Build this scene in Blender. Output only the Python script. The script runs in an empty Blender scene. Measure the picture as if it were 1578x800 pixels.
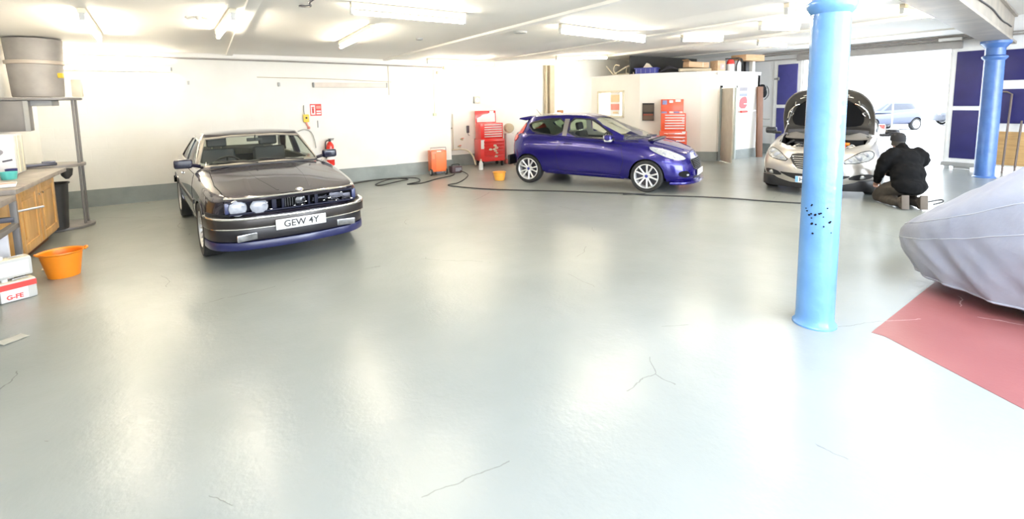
import bpy, bmesh, math, random
from mathutils import Vector, Matrix, Euler, noise
from mathutils.bvhtree import BVHTree
PI = math.pi
random.seed(7)
scene = bpy.context.scene
COL = scene.collection

# ------------------------------------------------------------------ materials
def mat(name, col, rough=.5, metal=0.0, coat=0.0, var=.06, scale=6.0, bump=0.0, bscale=40.0, col2=None, emit=None, estr=0.0, spec=.5, flake=0.0):
    m = bpy.data.materials.new(name); m.use_nodes = True
    nt = m.node_tree; N = nt.nodes; L = nt.links
    b = N['Principled BSDF']
    b.inputs['Roughness'].default_value = rough
    b.inputs['Metallic'].default_value = metal
    b.inputs['Coat Weight'].default_value = coat
    b.inputs['Coat Roughness'].default_value = .04
    b.inputs['Specular IOR Level'].default_value = spec
    tc = N.new('ShaderNodeTexCoord')
    nz = N.new('ShaderNodeTexNoise'); nz.inputs['Scale'].default_value = scale; nz.inputs['Detail'].default_value = 5
    L.new(tc.outputs['Object'], nz.inputs['Vector'])
    rp = N.new('ShaderNodeValToRGB')
    c2 = col2 if col2 else tuple(max(0, c * (1 - var * 2)) for c in col)
    rp.color_ramp.elements[0].color = (*c2, 1); rp.color_ramp.elements[1].color = (*col, 1)
    rp.color_ramp.elements[0].position = .3; rp.color_ramp.elements[1].position = .65
    L.new(nz.outputs['Fac'], rp.inputs['Fac']); L.new(rp.outputs['Color'], b.inputs['Base Color'])
    if bump:
        n2 = N.new('ShaderNodeTexNoise'); n2.inputs['Scale'].default_value = bscale; n2.inputs['Detail'].default_value = 3
        L.new(tc.outputs['Object'], n2.inputs['Vector'])
        bp = N.new('ShaderNodeBump'); bp.inputs['Strength'].default_value = bump; bp.inputs['Distance'].default_value = .02
        L.new(n2.outputs['Fac'], bp.inputs['Height']); L.new(bp.outputs['Normal'], b.inputs['Normal'])
    if emit:
        b.inputs['Emission Color'].default_value = (*emit, 1); b.inputs['Emission Strength'].default_value = estr
    return m

def glass_mat(name, tint=(.8, .88, .84), rough=.0, ior=1.45):
    m = bpy.data.materials.new(name); m.use_nodes = True
    nt = m.node_tree; N = nt.nodes; L = nt.links
    N.remove(N['Principled BSDF'])
    t = N.new('ShaderNodeBsdfTransparent'); t.inputs['Color'].default_value = (*tint, 1)
    g = N.new('ShaderNodeBsdfGlossy'); g.inputs['Roughness'].default_value = rough
    f = N.new('ShaderNodeFresnel'); f.inputs['IOR'].default_value = ior
    x = N.new('ShaderNodeMixShader')
    ge = N.new('ShaderNodeNewGeometry'); iv = N.new('ShaderNodeMath'); iv.operation = 'SUBTRACT'; iv.inputs[0].default_value = 1
    L.new(ge.outputs['Backfacing'], iv.inputs[1]); ml = N.new('ShaderNodeMath'); ml.operation = 'MULTIPLY'
    L.new(f.outputs[0], ml.inputs[0]); L.new(iv.outputs[0], ml.inputs[1]); L.new(ml.outputs[0], x.inputs[0]); L.new(t.outputs[0], x.inputs[1]); L.new(g.outputs[0], x.inputs[2])
    L.new(x.outputs[0], N['Material Output'].inputs['Surface'])
    return m

def brick_wall_mat(name, col, grime, bw=.45, bh=.2):
    m = mat(name, col, rough=.55, col2=grime, scale=1.3)
    nt = m.node_tree; N = nt.nodes; L = nt.links; b = N['Principled BSDF']
    tc = N.new('ShaderNodeTexCoord'); sx = N.new('ShaderNodeSeparateXYZ'); L.new(tc.outputs['Object'], sx.inputs[0])
    ad = N.new('ShaderNodeMath'); ad.operation = 'ADD'; L.new(sx.outputs[0], ad.inputs[0]); L.new(sx.outputs[1], ad.inputs[1])
    cx = N.new('ShaderNodeCombineXYZ'); L.new(ad.outputs[0], cx.inputs[0]); L.new(sx.outputs[2], cx.inputs[1])
    br = N.new('ShaderNodeTexBrick'); br.inputs['Scale'].default_value = 1; br.inputs['Brick Width'].default_value = bw
    br.inputs['Row Height'].default_value = bh; br.inputs['Mortar Size'].default_value = .008; br.inputs['Mortar Smooth'].default_value = .6
    L.new(cx.outputs[0], br.inputs['Vector'])
    nz = N.new('ShaderNodeTexNoise'); nz.inputs['Scale'].default_value = 25; L.new(tc.outputs['Object'], nz.inputs['Vector'])
    mx = N.new('ShaderNodeMath'); mx.operation = 'MULTIPLY_ADD'; L.new(br.outputs['Fac'], mx.inputs[0]); mx.inputs[1].default_value = -.8; L.new(nz.outputs['Fac'], mx.inputs[2])
    bp = N.new('ShaderNodeBump'); bp.inputs['Strength'].default_value = .15; bp.inputs['Distance'].default_value = .006
    L.new(mx.outputs[0], bp.inputs['Height']); L.new(bp.outputs['Normal'], b.inputs['Normal'])
    return m

def floor_mat(name, c1, c2, wear, rough=.27):
    m = bpy.data.materials.new(name); m.use_nodes = True
    nt = m.node_tree; N = nt.nodes; L = nt.links; b = N['Principled BSDF']
    tc = N.new('ShaderNodeTexCoord')
    def nz(scale, detail=5, rg=.5):
        n = N.new('ShaderNodeTexNoise'); n.inputs['Scale'].default_value = scale; n.inputs['Detail'].default_value = detail
        n.inputs['Roughness'].default_value = rg
        L.new(tc.outputs['Object'], n.inputs['Vector']); return n
    big = nz(.7, 4); fine = nz(9, 8, .65); pit = nz(1.6, 2.5, .5)
    r = N.new('ShaderNodeValToRGB'); r.color_ramp.elements[0].color = (*c1, 1); r.color_ramp.elements[1].color = (*c2, 1)
    r.color_ramp.elements[0].position = .3; r.color_ramp.elements[1].position = .7
    L.new(big.outputs['Fac'], r.inputs['Fac'])
    # hairline cracks: cell edges, broken up by noise
    dv = N.new('ShaderNodeVectorMath'); dv.operation = 'MULTIPLY_ADD'; dv.inputs[1].default_value = (.5, .5, 0)
    wn = nz(1.1, 6); L.new(wn.outputs['Color'], dv.inputs[0]); L.new(tc.outputs['Object'], dv.inputs[2])
    vo = N.new('ShaderNodeTexVoronoi'); vo.feature = 'DISTANCE_TO_EDGE'; vo.inputs['Scale'].default_value = .33; L.new(dv.outputs[0], vo.inputs['Vector'])
    ls = N.new('ShaderNodeMath'); ls.operation = 'LESS_THAN'; ls.inputs[1].default_value = .0009; L.new(vo.outputs['Distance'], ls.inputs[0])
    gt = N.new('ShaderNodeMath'); gt.operation = 'GREATER_THAN'; gt.inputs[1].default_value = .54; L.new(pit.outputs['Fac'], gt.inputs[0])
    r2 = N.new('ShaderNodeMath'); r2.operation = 'MULTIPLY'; L.new(ls.outputs[0], r2.inputs[0]); L.new(gt.outputs[0], r2.inputs[1])
    mx = N.new('ShaderNodeMix'); mx.data_type = 'RGBA'
    L.new(r2.outputs[0], mx.inputs[0]); L.new(r.outputs['Color'], mx.inputs[6]); mx.inputs[7].default_value = (*wear, 1)
    L.new(mx.outputs[2], b.inputs['Base Color'])
    b.inputs['Roughness'].default_value = rough
    w = nz(1.4, 6, .55)
    bp = N.new('ShaderNodeBump'); bp.inputs['Strength'].default_value = .22; bp.inputs['Distance'].default_value = .05
    L.new(w.outputs['Fac'], bp.inputs['Height'])
    n3 = nz(35, 4)
    b2 = N.new('ShaderNodeBump'); b2.inputs['Strength'].default_value = .10; b2.inputs['Distance'].default_value = .01
    L.new(n3.outputs['Fac'], b2.inputs['Height']); L.new(bp.outputs['Normal'], b2.inputs['Normal'])
    L.new(b2.outputs['Normal'], b.inputs['Normal'])
    b.inputs['Specular IOR Level'].default_value = .6
    return m

def wood_mat(name, c1, c2, rough=.45, axis='Z'):
    m = bpy.data.materials.new(name); m.use_nodes = True
    nt = m.node_tree; N = nt.nodes; L = nt.links; b = N['Principled BSDF']
    tc = N.new('ShaderNodeTexCoord'); mp = N.new('ShaderNodeMapping')
    s = {'X': (1, 9, 9), 'Y': (9, 1, 9), 'Z': (9, 9, 1)}[axis]
    mp.inputs['Scale'].default_value = s; L.new(tc.outputs['Object'], mp.inputs[0])
    n = N.new('ShaderNodeTexNoise'); n.inputs['Scale'].default_value = 2.2; n.inputs['Detail'].default_value = 7; n.inputs['Distortion'].default_value = .7
    L.new(mp.outputs[0], n.inputs['Vector'])
    r = N.new('ShaderNodeValToRGB'); r.color_ramp.elements[0].color = (*c1, 1); r.color_ramp.elements[1].color = (*c2, 1)
    r.color_ramp.elements[0].position = .32; r.color_ramp.elements[1].position = .68
    L.new(n.outputs['Fac'], r.inputs['Fac']); L.new(r.outputs['Color'], b.inputs['Base Color'])
    b.inputs['Roughness'].default_value = rough
    return m

M = {}
M['white_wall'] = brick_wall_mat('white_wall', (.83, .815, .77), (.76, .745, .69))
M['white_block'] = brick_wall_mat('white_block', (.83, .83, .83), (.74, .74, .75), .22, .08)
M['ceil'] = mat('ceiling_paint', (.91, .885, .84), rough=.6, col2=(.87, .84, .79), scale=.8, bump=.15, bscale=3)
M['office'] = mat('office_paint', (.83, .81, .76), rough=.55, col2=(.77, .75, .70), scale=1.2)
M['floor'] = floor_mat('floor_paint', (.25, .268, .252), (.295, .312, .295), (.19, .195, .185))
M['plinth'] = mat('plinth_grey', (.27, .30, .29), rough=.45, col2=(.20, .225, .215), scale=3)
M['red_floor'] = floor_mat('red_floor', (.20, .055, .055), (.29, .105, .10), (.60, .42, .40), .4)
M['ground'] = mat('concrete_yard', (.62, .62, .62), rough=.9, col2=(.52, .52, .53), scale=.5)
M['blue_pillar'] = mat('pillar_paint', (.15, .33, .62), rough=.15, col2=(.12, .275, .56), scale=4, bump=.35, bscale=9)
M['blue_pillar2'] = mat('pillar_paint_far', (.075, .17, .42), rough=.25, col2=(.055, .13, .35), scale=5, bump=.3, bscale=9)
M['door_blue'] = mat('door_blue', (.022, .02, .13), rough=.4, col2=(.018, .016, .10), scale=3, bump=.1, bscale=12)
M['white_paint'] = mat('white_gloss', (.82, .82, .80), rough=.35, var=.03)
M['cream'] = mat('cream_plastic', (.72, .66, .52), rough=.5)
M['grey_paint'] = mat('grey_paint', (.33, .33, .32), rough=.45, var=.08)
M['lgrey'] = mat('light_grey', (.52, .52, .50), rough=.5, var=.06)
M['galv'] = mat('galvanised', (.36, .335, .31), rough=.6, metal=.15, col2=(.29, .27, .25), scale=5)
M['steel'] = mat('steel', (.55, .55, .55), rough=.32, metal=.9)
M['dark_steel'] = mat('dark_steel', (.10, .10, .12), rough=.4, metal=.6)
M['chrome'] = mat('chrome', (.85, .84, .80), rough=.12, metal=1.0, var=.02)
M['black'] = mat('black_plastic', (.015, .015, .017), rough=.45)
M['black_gloss'] = mat('black_gloss', (.012, .012, .016), rough=.15, coat=.5)
M['rubber'] = mat('rubber', (.02, .02, .02), rough=.75, bump=.1, bscale=60)
M['dark'] = mat('dark_cavity', (.006, .006, .007), rough=.8, spec=.2)
M['red_cab'] = mat('red_enamel', (.72, .035, .03), rough=.3, coat=.4, var=.05)
M['red_orange'] = mat('orange_red_enamel', (.80, .10, .03), rough=.35, coat=.3, var=.05)
M['orange_cab'] = mat('orange_enamel', (.80, .15, .03), rough=.4, coat=.2, var=.05)
M['orange'] = mat('orange_plastic', (.90, .27, .015), rough=.35, var=.05)
M['amber'] = mat('amber_plastic', (.88, .42, .06), rough=.4, var=.05)
M['red_paint'] = mat('extinguisher_red', (.75, .03, .02), rough=.25, coat=.5)
M['red_print'] = mat('red_print', (.75, .06, .05), rough=.5)
M['yellow'] = mat('yellow_plastic', (.85, .60, .05), rough=.4)
M['paper'] = mat('paper', (.80, .80, .80), rough=.7, var=.03)
M['card'] = wood_mat('cardboard', (.50, .33, .20), (.62, .43, .27), rough=.8, axis='X')
M['board'] = wood_mat('chipboard', (.60, .36, .19), (.70, .46, .27), rough=.7, axis='X')
M['oak'] = wood_mat('oak_doors', (.50, .27, .08), (.66, .40, .15), rough=.35)
M['plank'] = wood_mat('plank', (.13, .05, .02), (.19, .08, .035), rough=.6)
M['ply'] = wood_mat('plywood', (.52, .31, .12), (.66, .42, .18), rough=.6, axis='Y')
M['worktop'] = mat('worktop', (.30, .265, .23), rough=.4, col2=(.19, .165, .15), scale=9)
M['blue_plastic'] = mat('blue_plastic', (.05, .06, .30), rough=.4)
M['navy_cloth'] = mat('navy_cloth', (.03, .03, .08), rough=.9)
M['teal'] = mat('teal_plastic', (.10, .48, .46), rough=.35)
M['cover'] = mat('cover_cloth', (.29, .30, .34), rough=.75, col2=(.25, .26, .305), scale=3, bump=.25, bscale=14)
M['bin'] = mat('bin_plastic', (.035, .034, .034), rough=.5)
M['beige'] = mat('beige', (.55, .47, .34), rough=.6)
M['tube'] = mat('tube_glow', (1, .95, .85), emit=(1, .88, .68), estr=26, var=.01)
M['glass'] = glass_mat('car_glass', (.93, .95, .92))
M['glass_tint'] = glass_mat('car_glass_tint', (.62, .68, .60))
M['clear'] = glass_mat('clear_lens', (.93, .94, .95), ior=1.5)
M['pane'] = glass_mat('office_pane', (.95, .95, .93), ior=1.25)

# ------------------------------------------------------------------ mesh helpers
def link(o, parent=None):
    COL.objects.link(o)
    if parent: o.parent = parent
    return o

class MB:
    def __init__(s): s.bm = bmesh.new()
    def _new(s, fn):
        before = set(s.bm.verts); fn(); return [v for v in s.bm.verts if v not in before]
    def box(s, c, size, rot=0.0, bev=0.0, T=None, seg=2):
        t = bmesh.new(); bmesh.ops.create_cube(t, size=1)
        bmesh.ops.scale(t, vec=Vector(size), verts=t.verts)
        if bev: bmesh.ops.bevel(t, geom=t.edges[:], offset=min(bev, min(size) * .45), segments=seg, profile=.6, affect='EDGES')
        R_ = rot if isinstance(rot, Matrix) else Matrix.Rotation(rot, 4, 'Z')
        A = Matrix.Translation(Vector(c)) @ R_
        if T: A = T @ A
        bmesh.ops.transform(t, matrix=A, verts=t.verts)
        s.merge(t); return s
    def merge(s, t):
        me = bpy.data.meshes.new('tmp'); t.to_mesh(me); t.free(); s.bm.from_mesh(me); bpy.data.meshes.remove(me)
    def lathe(s, prof, T=None, seg=24, cap=True):
        t = bmesh.new(); rings = []
        for r, z in prof:
            rings.append([t.verts.new((r * math.cos(2 * PI * k / seg), r * math.sin(2 * PI * k / seg), z)) for k in range(seg)])
        for a, b in zip(rings[:-1], rings[1:]):
            for k in range(seg):
                t.faces.new((a[k], a[(k + 1) % seg], b[(k + 1) % seg], b[k]))
        if cap:
            t.faces.new(rings[0][::-1]); t.faces.new(rings[-1])
        bmesh.ops.recalc_face_normals(t, faces=t.faces)
        if T: bmesh.ops.transform(t, matrix=T, verts=t.verts)
        s.merge(t); return s
    def cyl(s, p0, p1, r0, r1=None, seg=20):
        p0 = Vector(p0); p1 = Vector(p1); r1 = r0 if r1 is None else r1
        q = (p1 - p0).to_track_quat('Z', 'Y').to_matrix().to_4x4()
        return s.lathe([(r0, 0), (r1, (p1 - p0).length)], Matrix.Translation(p0) @ q, seg)
    def tube(s, pts, r, seg=8, smooth=0, closed=False, flat=1.0):
        P = [Vector(p) for p in pts]
        if smooth: P = crom(P, smooth, closed)
        n = len(P); t = bmesh.new(); rings = []
        up = None
        for i in range(n):
            if closed: d = P[(i + 1) % n] - P[i - 1]
            else: d = P[min(i + 1, n - 1)] - P[max(i - 1, 0)]
            d.normalize()
            if up is None:
                up = Vector((0, 0, 1)) if abs(d.z) < .9 else Vector((1, 0, 0))
            sd = d.cross(up)
            if sd.length < 1e-4: sd = d.orthogonal()
            sd.normalize(); up = sd.cross(d).normalized()
            rr = r[i] if isinstance(r, (list, tuple)) else r
            rings.append([t.verts.new(P[i] + sd * rr * math.cos(2 * PI * k / seg) + up * rr * flat * math.sin(2 * PI * k / seg)) for k in range(seg)])
        pairs = list(zip(rings[:-1], rings[1:])) + ([(rings[-1], rings[0])] if closed else [])
        for a, b in pairs:
            for k in range(seg): t.faces.new((a[k], b[k], b[(k + 1) % seg], a[(k + 1) % seg]))
        if not closed:
            t.faces.new(rings[0]); t.faces.new(rings[-1][::-1])
        bmesh.ops.recalc_face_normals(t, faces=t.faces)
        s.merge(t); return s
    def prism(s, poly, h0, h1, T=None, bev=0.0):
        t = bmesh.new()
        a = [t.verts.new((x, y, h0)) for x, y in poly]; b = [t.verts.new((x, y, h1)) for x, y in poly]
        n = len(poly)
        t.faces.new(a[::-1]); t.faces.new(b)
        for i in range(n): t.faces.new((a[i], a[(i + 1) % n], b[(i + 1) % n], b[i]))
        bmesh.ops.recalc_face_normals(t, faces=t.faces)
        if bev:
            ed = [e for e in t.edges if e.calc_face_angle(0) > .5]
            bmesh.ops.bevel(t, geom=ed, offset=bev, segments=2, profile=.6, affect='EDGES')
        if T: bmesh.ops.transform(t, matrix=T, verts=t.verts)
        s.merge(t); return s
    def ball(s, c, r, scale=(1, 1, 1), seg=16, T=None):
        t = bmesh.new(); bmesh.ops.create_uvsphere(t, u_segments=seg, v_segments=max(6, seg // 2), radius=r)
        A = Matrix.Translation(Vector(c)) @ Matrix.Diagonal((*scale, 1))
        if T: A = T @ A
        bmesh.ops.transform(t, matrix=A, verts=t.verts); s.merge(t); return s
    def grid(s, fn, nu, nv, closed_u=False):
        t = bmesh.new()
        vs = [[t.verts.new(fn(i, j)) for j in range(nv)] for i in range(nu)]
        for i in range(nu if closed_u else nu - 1):
            for j in range(nv - 1):
                t.faces.new((vs[i][j], vs[(i + 1) % nu][j], vs[(i + 1) % nu][j + 1], vs[i][j + 1]))
        s.merge(t); return s
    def build(s, name, m, parent=None, ang=35, solid=0):
        if solid: bmesh.ops.solidify(s.bm, geom=s.bm.faces[:], thickness=solid)
        bmesh.ops.recalc_face_normals(s.bm, faces=s.bm.faces)
        me = bpy.data.meshes.new(name); s.bm.to_mesh(me); s.bm.free()
        me.materials.append(m)
        me.shade_smooth(); me.set_sharp_from_angle(angle=math.radians(ang))
        return link(bpy.data.objects.new(name, me), parent)

def crom(P, k, closed=False):
    n = len(P); out = []
    for i in range(n if closed else n - 1):
        a = P[i - 1] if (i > 0 or closed) else P[0]
        b = P[i]; c = P[(i + 1) % n]
        d = P[(i + 2) % n] if (closed or i + 2 < n) else P[-1]
        for j in range(k):
            t = j / k
            out.append(.5 * ((2 * b) + (c - a) * t + (2 * a - 5 * b + 4 * c - d) * t * t + (3 * b - a - 3 * c + d) * t ** 3))
    if not closed: out.append(P[-1])
    return out

def chaikin(poly, n=2):
    for _ in range(n):
        q = []
        for i in range(len(poly)):
            a, b = poly[i], poly[(i + 1) % len(poly)]
            q += [tuple(.75 * x + .25 * y for x, y in zip(a, b)), tuple(.25 * x + .75 * y for x, y in zip(a, b))]
        poly = q
    return poly

def pchip(pts):
    xs = [p[0] for p in pts]; ys = [p[1] for p in pts]; n = len(xs)
    if n == 1: return lambda x: ys[0]
    h = [xs[i + 1] - xs[i] for i in range(n - 1)]; d = [(ys[i + 1] - ys[i]) / h[i] for i in range(n - 1)]
    m = [d[0]] + [0 if d[i - 1] * d[i] <= 0 else 2 * d[i - 1] * d[i] / (d[i - 1] + d[i]) for i in range(1, n - 1)] + [d[-1]]
    def f(x):
        if x <= xs[0]: return ys[0]
        if x >= xs[-1]: return ys[-1]
        i = 0
        while x > xs[i + 1]: i += 1
        t = (x - xs[i]) / h[i]
        return (ys[i] * (2 * t ** 3 - 3 * t * t + 1) + h[i] * m[i] * (t ** 3 - 2 * t * t + t) + ys[i + 1] * (3 * t * t - 2 * t ** 3) + h[i] * m[i + 1] * (t ** 3 - t * t))
    return f

def thing(name, label, cat, loc=(0, 0, 0), rot=0.0, group=None):
    o = bpy.data.objects.new(name, None); o.empty_display_size = .1
    link(o); o.location = loc; o.rotation_euler = (0, 0, rot)
    return tag(o, label, cat, group)
def tag(o, label, cat, group=None):
    o['label'] = label; o['category'] = cat
    if group: o['group'] = group
    return o
def struct(o, label=None):
    o['kind'] = 'structure'
    if label: o['label'] = label
    return o
def text_into(mb, txt, T, size, depth=.002, align='CENTER', bold=0.0):
    c = bpy.data.curves.new('t', 'FONT'); c.body = txt; c.size = size; c.extrude = depth; c.align_x = align; c.align_y = 'CENTER'; c.offset = bold
    o = bpy.data.objects.new('t', c); COL.objects.link(o)
    dg = bpy.context.evaluated_depsgraph_get(); dg.update()
    me = bpy.data.meshes.new_from_object(o.evaluated_get(dg))
    me.transform(T); mb.bm.from_mesh(me)
    bpy.data.objects.remove(o); bpy.data.meshes.remove(me); bpy.data.curves.remove(c)

def rotm(ax, a): return Matrix.Rotation(a, 4, ax)
def tr(*v): return Matrix.Translation(Vector(v))

def zc(x): return 2.70 if x < 5 else (2.70 + (x - 5) * .28 / 4 if x < 9 else 2.98 + (x - 9) * .12 / 5.9)     # ceiling height rises towards the big door
# ------------------------------------------------------------------ camera (room axes: X along the back wall, Y towards it)
F_PX, CY, PITCH, ROLL, HCAM, YAW = 750.23, 238.19, .10938, -.01458, 1.725, -.558
cd = bpy.data.cameras.new('camera'); cam = bpy.data.objects.new('camera', cd); COL.objects.link(cam)
cd.sensor_fit = 'HORIZONTAL'; cd.sensor_width = 36; cd.lens = F_PX / 1578 * 36
cd.shift_y = -(400 - CY) / 1578
cd.clip_end = 300; cd.clip_start = .05
f0 = Vector((0, math.cos(PITCH), -math.sin(PITCH))); u0 = Vector((0, math.sin(PITCH), math.cos(PITCH))); r0 = Vector((1, 0, 0))
r1 = r0 * math.cos(ROLL) + u0 * math.sin(ROLL); u1 = -r0 * math.sin(ROLL) + u0 * math.cos(ROLL)
Rm = Matrix((r1, u1, -f0)).transposed().to_4x4()
cam.matrix_world = tr(0, 0, HCAM) @ Matrix.Rotation(YAW, 4, 'Z') @ Rm
scene.camera = cam

# ------------------------------------------------------------------ the room
XL, XR, YB, YB2, YF = -2.35, 14.9, 10.95, 11.9, -5.0
b = MB(); b.box(((XL + XR) / 2, (YF + 12.3) / 2, -.1), (XR - XL + .5, 12.3 - YF, .2)); struct(b.build('floor', M['floor']))
b = MB(); b.box((XR + 25.25, 5, -.12), (50, 60, .2)); struct(b.build('ground', M['ground']))
# ceiling: a bend at x = 5 north of the beam, a higher bay south of it
def ybeam(x): return 1.81 + .1523 * (x - 3.84)
xs = [XL - .2, 5.0, 9.0, XR + .3]
b = MB()
b.prism([(x, zc(x)) for x in xs] + [(x, 3.55) for x in xs[::-1]], -12.3, -1.0, T=rotm('X', PI / 2))
bmesh.ops.bisect_plane(b.bm, geom=b.bm.verts[:] + b.bm.edges[:] + b.bm.faces[:], plane_co=(3.84, 1.81, 0), plane_no=Vector((-.1523, 1, 0)).normalized(), clear_inner=True)
t3 = bmesh.new(); P_ = [(XL - .2, YF), (XR + .3, YF), (XR + .3, ybeam(XR + .3) + .02), (XL - .2, ybeam(XL - .2) + .02)]
lo_ = [t3.verts.new((*p, 3.42)) for p in P_]; hi_ = [t3.verts.new((*p, 3.55)) for p in P_]
t3.faces.new(lo_); t3.faces.new(hi_[::-1])
for k in range(4): t3.faces.new((lo_[k], lo_[(k + 1) % 4], hi_[(k + 1) % 4], hi_[k]))
b.merge(t3)
struct(b.build('ceiling', M['ceil'], ang=1))
# back wall: one plan outline with its two steps
b = MB()
b.prism([(XL - .2, YB), (3.66, YB), (3.66, YB + .06), (5.1, YB + .06), (5.1, YB2), (XR + .2, YB2), (XR + .2, 12.3), (XL - .2, 12.3)], 0, 3.39)
struct(b.build('wall_back', M['white_wall'], ang=1))
b = MB()
t = .018
b.prism([(XL, YB - t), (3.66 + t, YB - t), (3.66 + t, YB + .06 - t), (5.1 + t, YB + .06 - t), (5.1 + t, YB2 - t), (10.5, YB2 - t), (10.5, YB2 + .05), (5.05, YB2 + .05), (5.05, YB + .1), (3.6, YB + .1), (3.6, YB + .04), (XL, YB + .04)], 0, .30)
struct(b.build('baseboard_back', M['plinth'], ang=1))
b = MB(); b.box((XL - .1, (YF + 12.3) / 2, 1.7), (.2, 12.3 - YF, 3.4)); struct(b.build('wall_left', M['white_wall'], ang=1))
b = MB(); b.box((XL + .009, (YF + 10.9) / 2, .15), (.018, 10.9 - YF, .30)); struct(b.build('baseboard_left', M['plinth'], ang=1))
# right wall round the vehicle opening
b = MB()
b.box((XR + .1, (7.75 + 12.3) / 2, 1.6), (.2, 12.3 - 7.75, 3.6))
b.box((XR + .1, (4.23 + 7.75) / 2, (2.78 + 3.4) / 2), (.2, 7.75 - 4.23, .62))
b.box((XR + .1, (YF + 4.23) / 2, (2.78 + 3.4) / 2), (.2, 4.23 - YF, .62))
b.box((XR + .1, (YF + 2.2) / 2, 1.4), (.2, 2.2 - YF, 2.8))
struct(b.build('wall_right', M['white_block'], ang=1))
b = MB(); b.box((XR - .009, (8.6 + YB2) / 2, .14), (.018, YB2 - 8.6, .28)); struct(b.build('baseboard_right', M['plinth'], ang=1))
# shutter box / head rail over the opening
b = MB(); b.box((XR - .06, 6.0, 2.865), (.12, 3.7, .17), bev=.02); struct(b.build('trim_1', mat('lintel', (.36, .34, .32), rough=.5)))
# ceiling battens
def zbat(x0, y0, x1, y1, w, h, n):
    y0 = max(y0, ybeam(x0) + .25)
    b = MB(); a = math.atan2(y1 - y0, x1 - x0); L_ = math.hypot(x1 - x0, y1 - y0)
    b.box(((x0 + x1) / 2, (y0 + y1) / 2, zc((x0 + x1) / 2) - h / 2 + .012), (L_, w, h), rot=a, bev=.006)
    return struct(b.build('trim_%d' % n, M['ceil']))
zbat(.45, -4.9, .45, 10.94, .11, .045, 2)
zbat(3.5, -4.9, 3.5, 10.94, .11, .045, 3)
zbat(6.45, -4.9, 6.45, 11.89, .11, .045, 4)
zbat(9.75, -4.9, 9.95, 11.89, .14, .07, 5)
zbat(12.9, -4.9, 12.9, 11.89, .11, .045, 6)
b = MB(); b.box(((XL + 5.1) / 2, YB - .02, 2.665), (5.1 - XL, .04, .07)); struct(b.build('trim_7', M['ceil']))

# blue paint lines: red bay marking
b = MB(); b.prism([(4.03, 1.42), (4.02, 1.50), (6.9, 1.72), (6.9, -3.6), (2.4, -3.6), (3.69, .64)], 0, .003); struct(b.build('floor_red', M['red_floor'], ang=1), 'worn red painted bay on the grey floor')

# steel beam carried by the blue columns
P1, P2 = Vector((3.84, 1.81, 0)), Vector((13.69, 3.31, 0))
ba = math.atan2(P2.y - P1.y, P2.x - P1.x); dirb = (P2 - P1).normalized()
b = MB(); s0 = P1 - dirb * 6.2; s1 = P2 + dirb * 1.21; mid = (s0 + s1) / 2; LB = (s1 - s0).length
b.box((mid.x, mid.y, 3.115), (LB, .30, .63), rot=ba, bev=.012)
b.box((mid.x, mid.y, 2.82), (LB, .44, .05), rot=ba, bev=.008)
b.box((mid.x, mid.y, 3.39), (LB, .40, .04), rot=ba, bev=.006)
struct(b.build('trim_8', mat('beam_paint', (.34, .295, .24), rough=.5, col2=(.25, .22, .185), scale=2.5)), 'long cream painted overhead beam over the blue columns')
# cable clipped on the beam
b = MB(); nrm = Vector((dirb.y, -dirb.x, 0))
pts = [P1 + dirb * s + nrm * .165 + Vector((0, 0, 3.08 + .02 * math.sin(s * 2))) for s in [x * .8 for x in range(-2, 14)]]
b.tube(pts, .012, smooth=3); cable = b.build('beam_cable', M['black']); tag(cable, 'thin dark cable clipped along the side of the overhead beam', 'cable')

b = MB()
if True:
    o_, z_ = .40, 3.34
    b.tube([P1 + dirb * 2 + nrm * (o_ + .3) + Vector((0, 0, z_)), P2 + dirb * .9 + nrm * (o_ + .2) + Vector((0, 0, z_))], .03)
pp_ = b.build('ceiling_pipe', M['grey_paint']); tag(pp_, 'grey pipe under the raised roof bay beyond the overhead beam at top right', 'pipe')
# -------- blue columns
def column(name, base, r, top, m, label, ring_z, spots):
    t_ = thing('iron_column', label, 'column', base)
    b = MB(); b.lathe([(r * 1.16, 0), (r * 1.16, .012), (r * 1.02, .035), (r, .08), (r * .985, top * .5), (r * .95, top - .12), (r * .97, top - .11)], seg=40)
    b.build('shaft', m, t_)
    b = MB(); b.lathe([(r * .98, ring_z - .05), (r * 1.10, ring_z - .03), (r * 1.22, ring_z), (r * 1.22, ring_z + .025), (r * 1.0, ring_z + .05)], seg=40); b.build('collar', m, t_)
    b = MB(); b.lathe([(r * .97, top - .14), (r * 1.25, top - .08), (r * 1.45, top - .05), (r * 1.45, top)], seg=40)
    b.build('capital', m, t_)
    if spots:
        for (a, z, s) in spots:
            b = MB(); rr = r * .995
            b.ball((rr * math.cos(a), rr * math.sin(a), z), s, (1, 1, .8), 10); b.build('chipped_spot', M['dark'], t_)
    return t_
toc = math.atan2(-P1.y, -P1.x)
rs = random.Random(3)
sp = [(toc + rs.uniform(-.8, .8), .83 + rs.uniform(-.11, .11), rs.uniform(.004, .009)) for _ in range(16)]
sp += [(toc - .5 + rs.uniform(-.3, .3), .83 + rs.uniform(-.05, .05), rs.uniform(.005, .009)) for _ in range(5)]
column('iron_column', (3.84, 1.81, 0), .129, 2.795, M['blue_pillar'], 'bright blue glossy round column with chipped black spots, standing on bare floor in front of silver car', 2.36, sp)
column('iron_column', (13.69, 3.31, 0), .165, 2.795, M['blue_pillar2'], 'darker blue column with flared cap beside blue door panels behind the covered car', 2.46, [])

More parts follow.
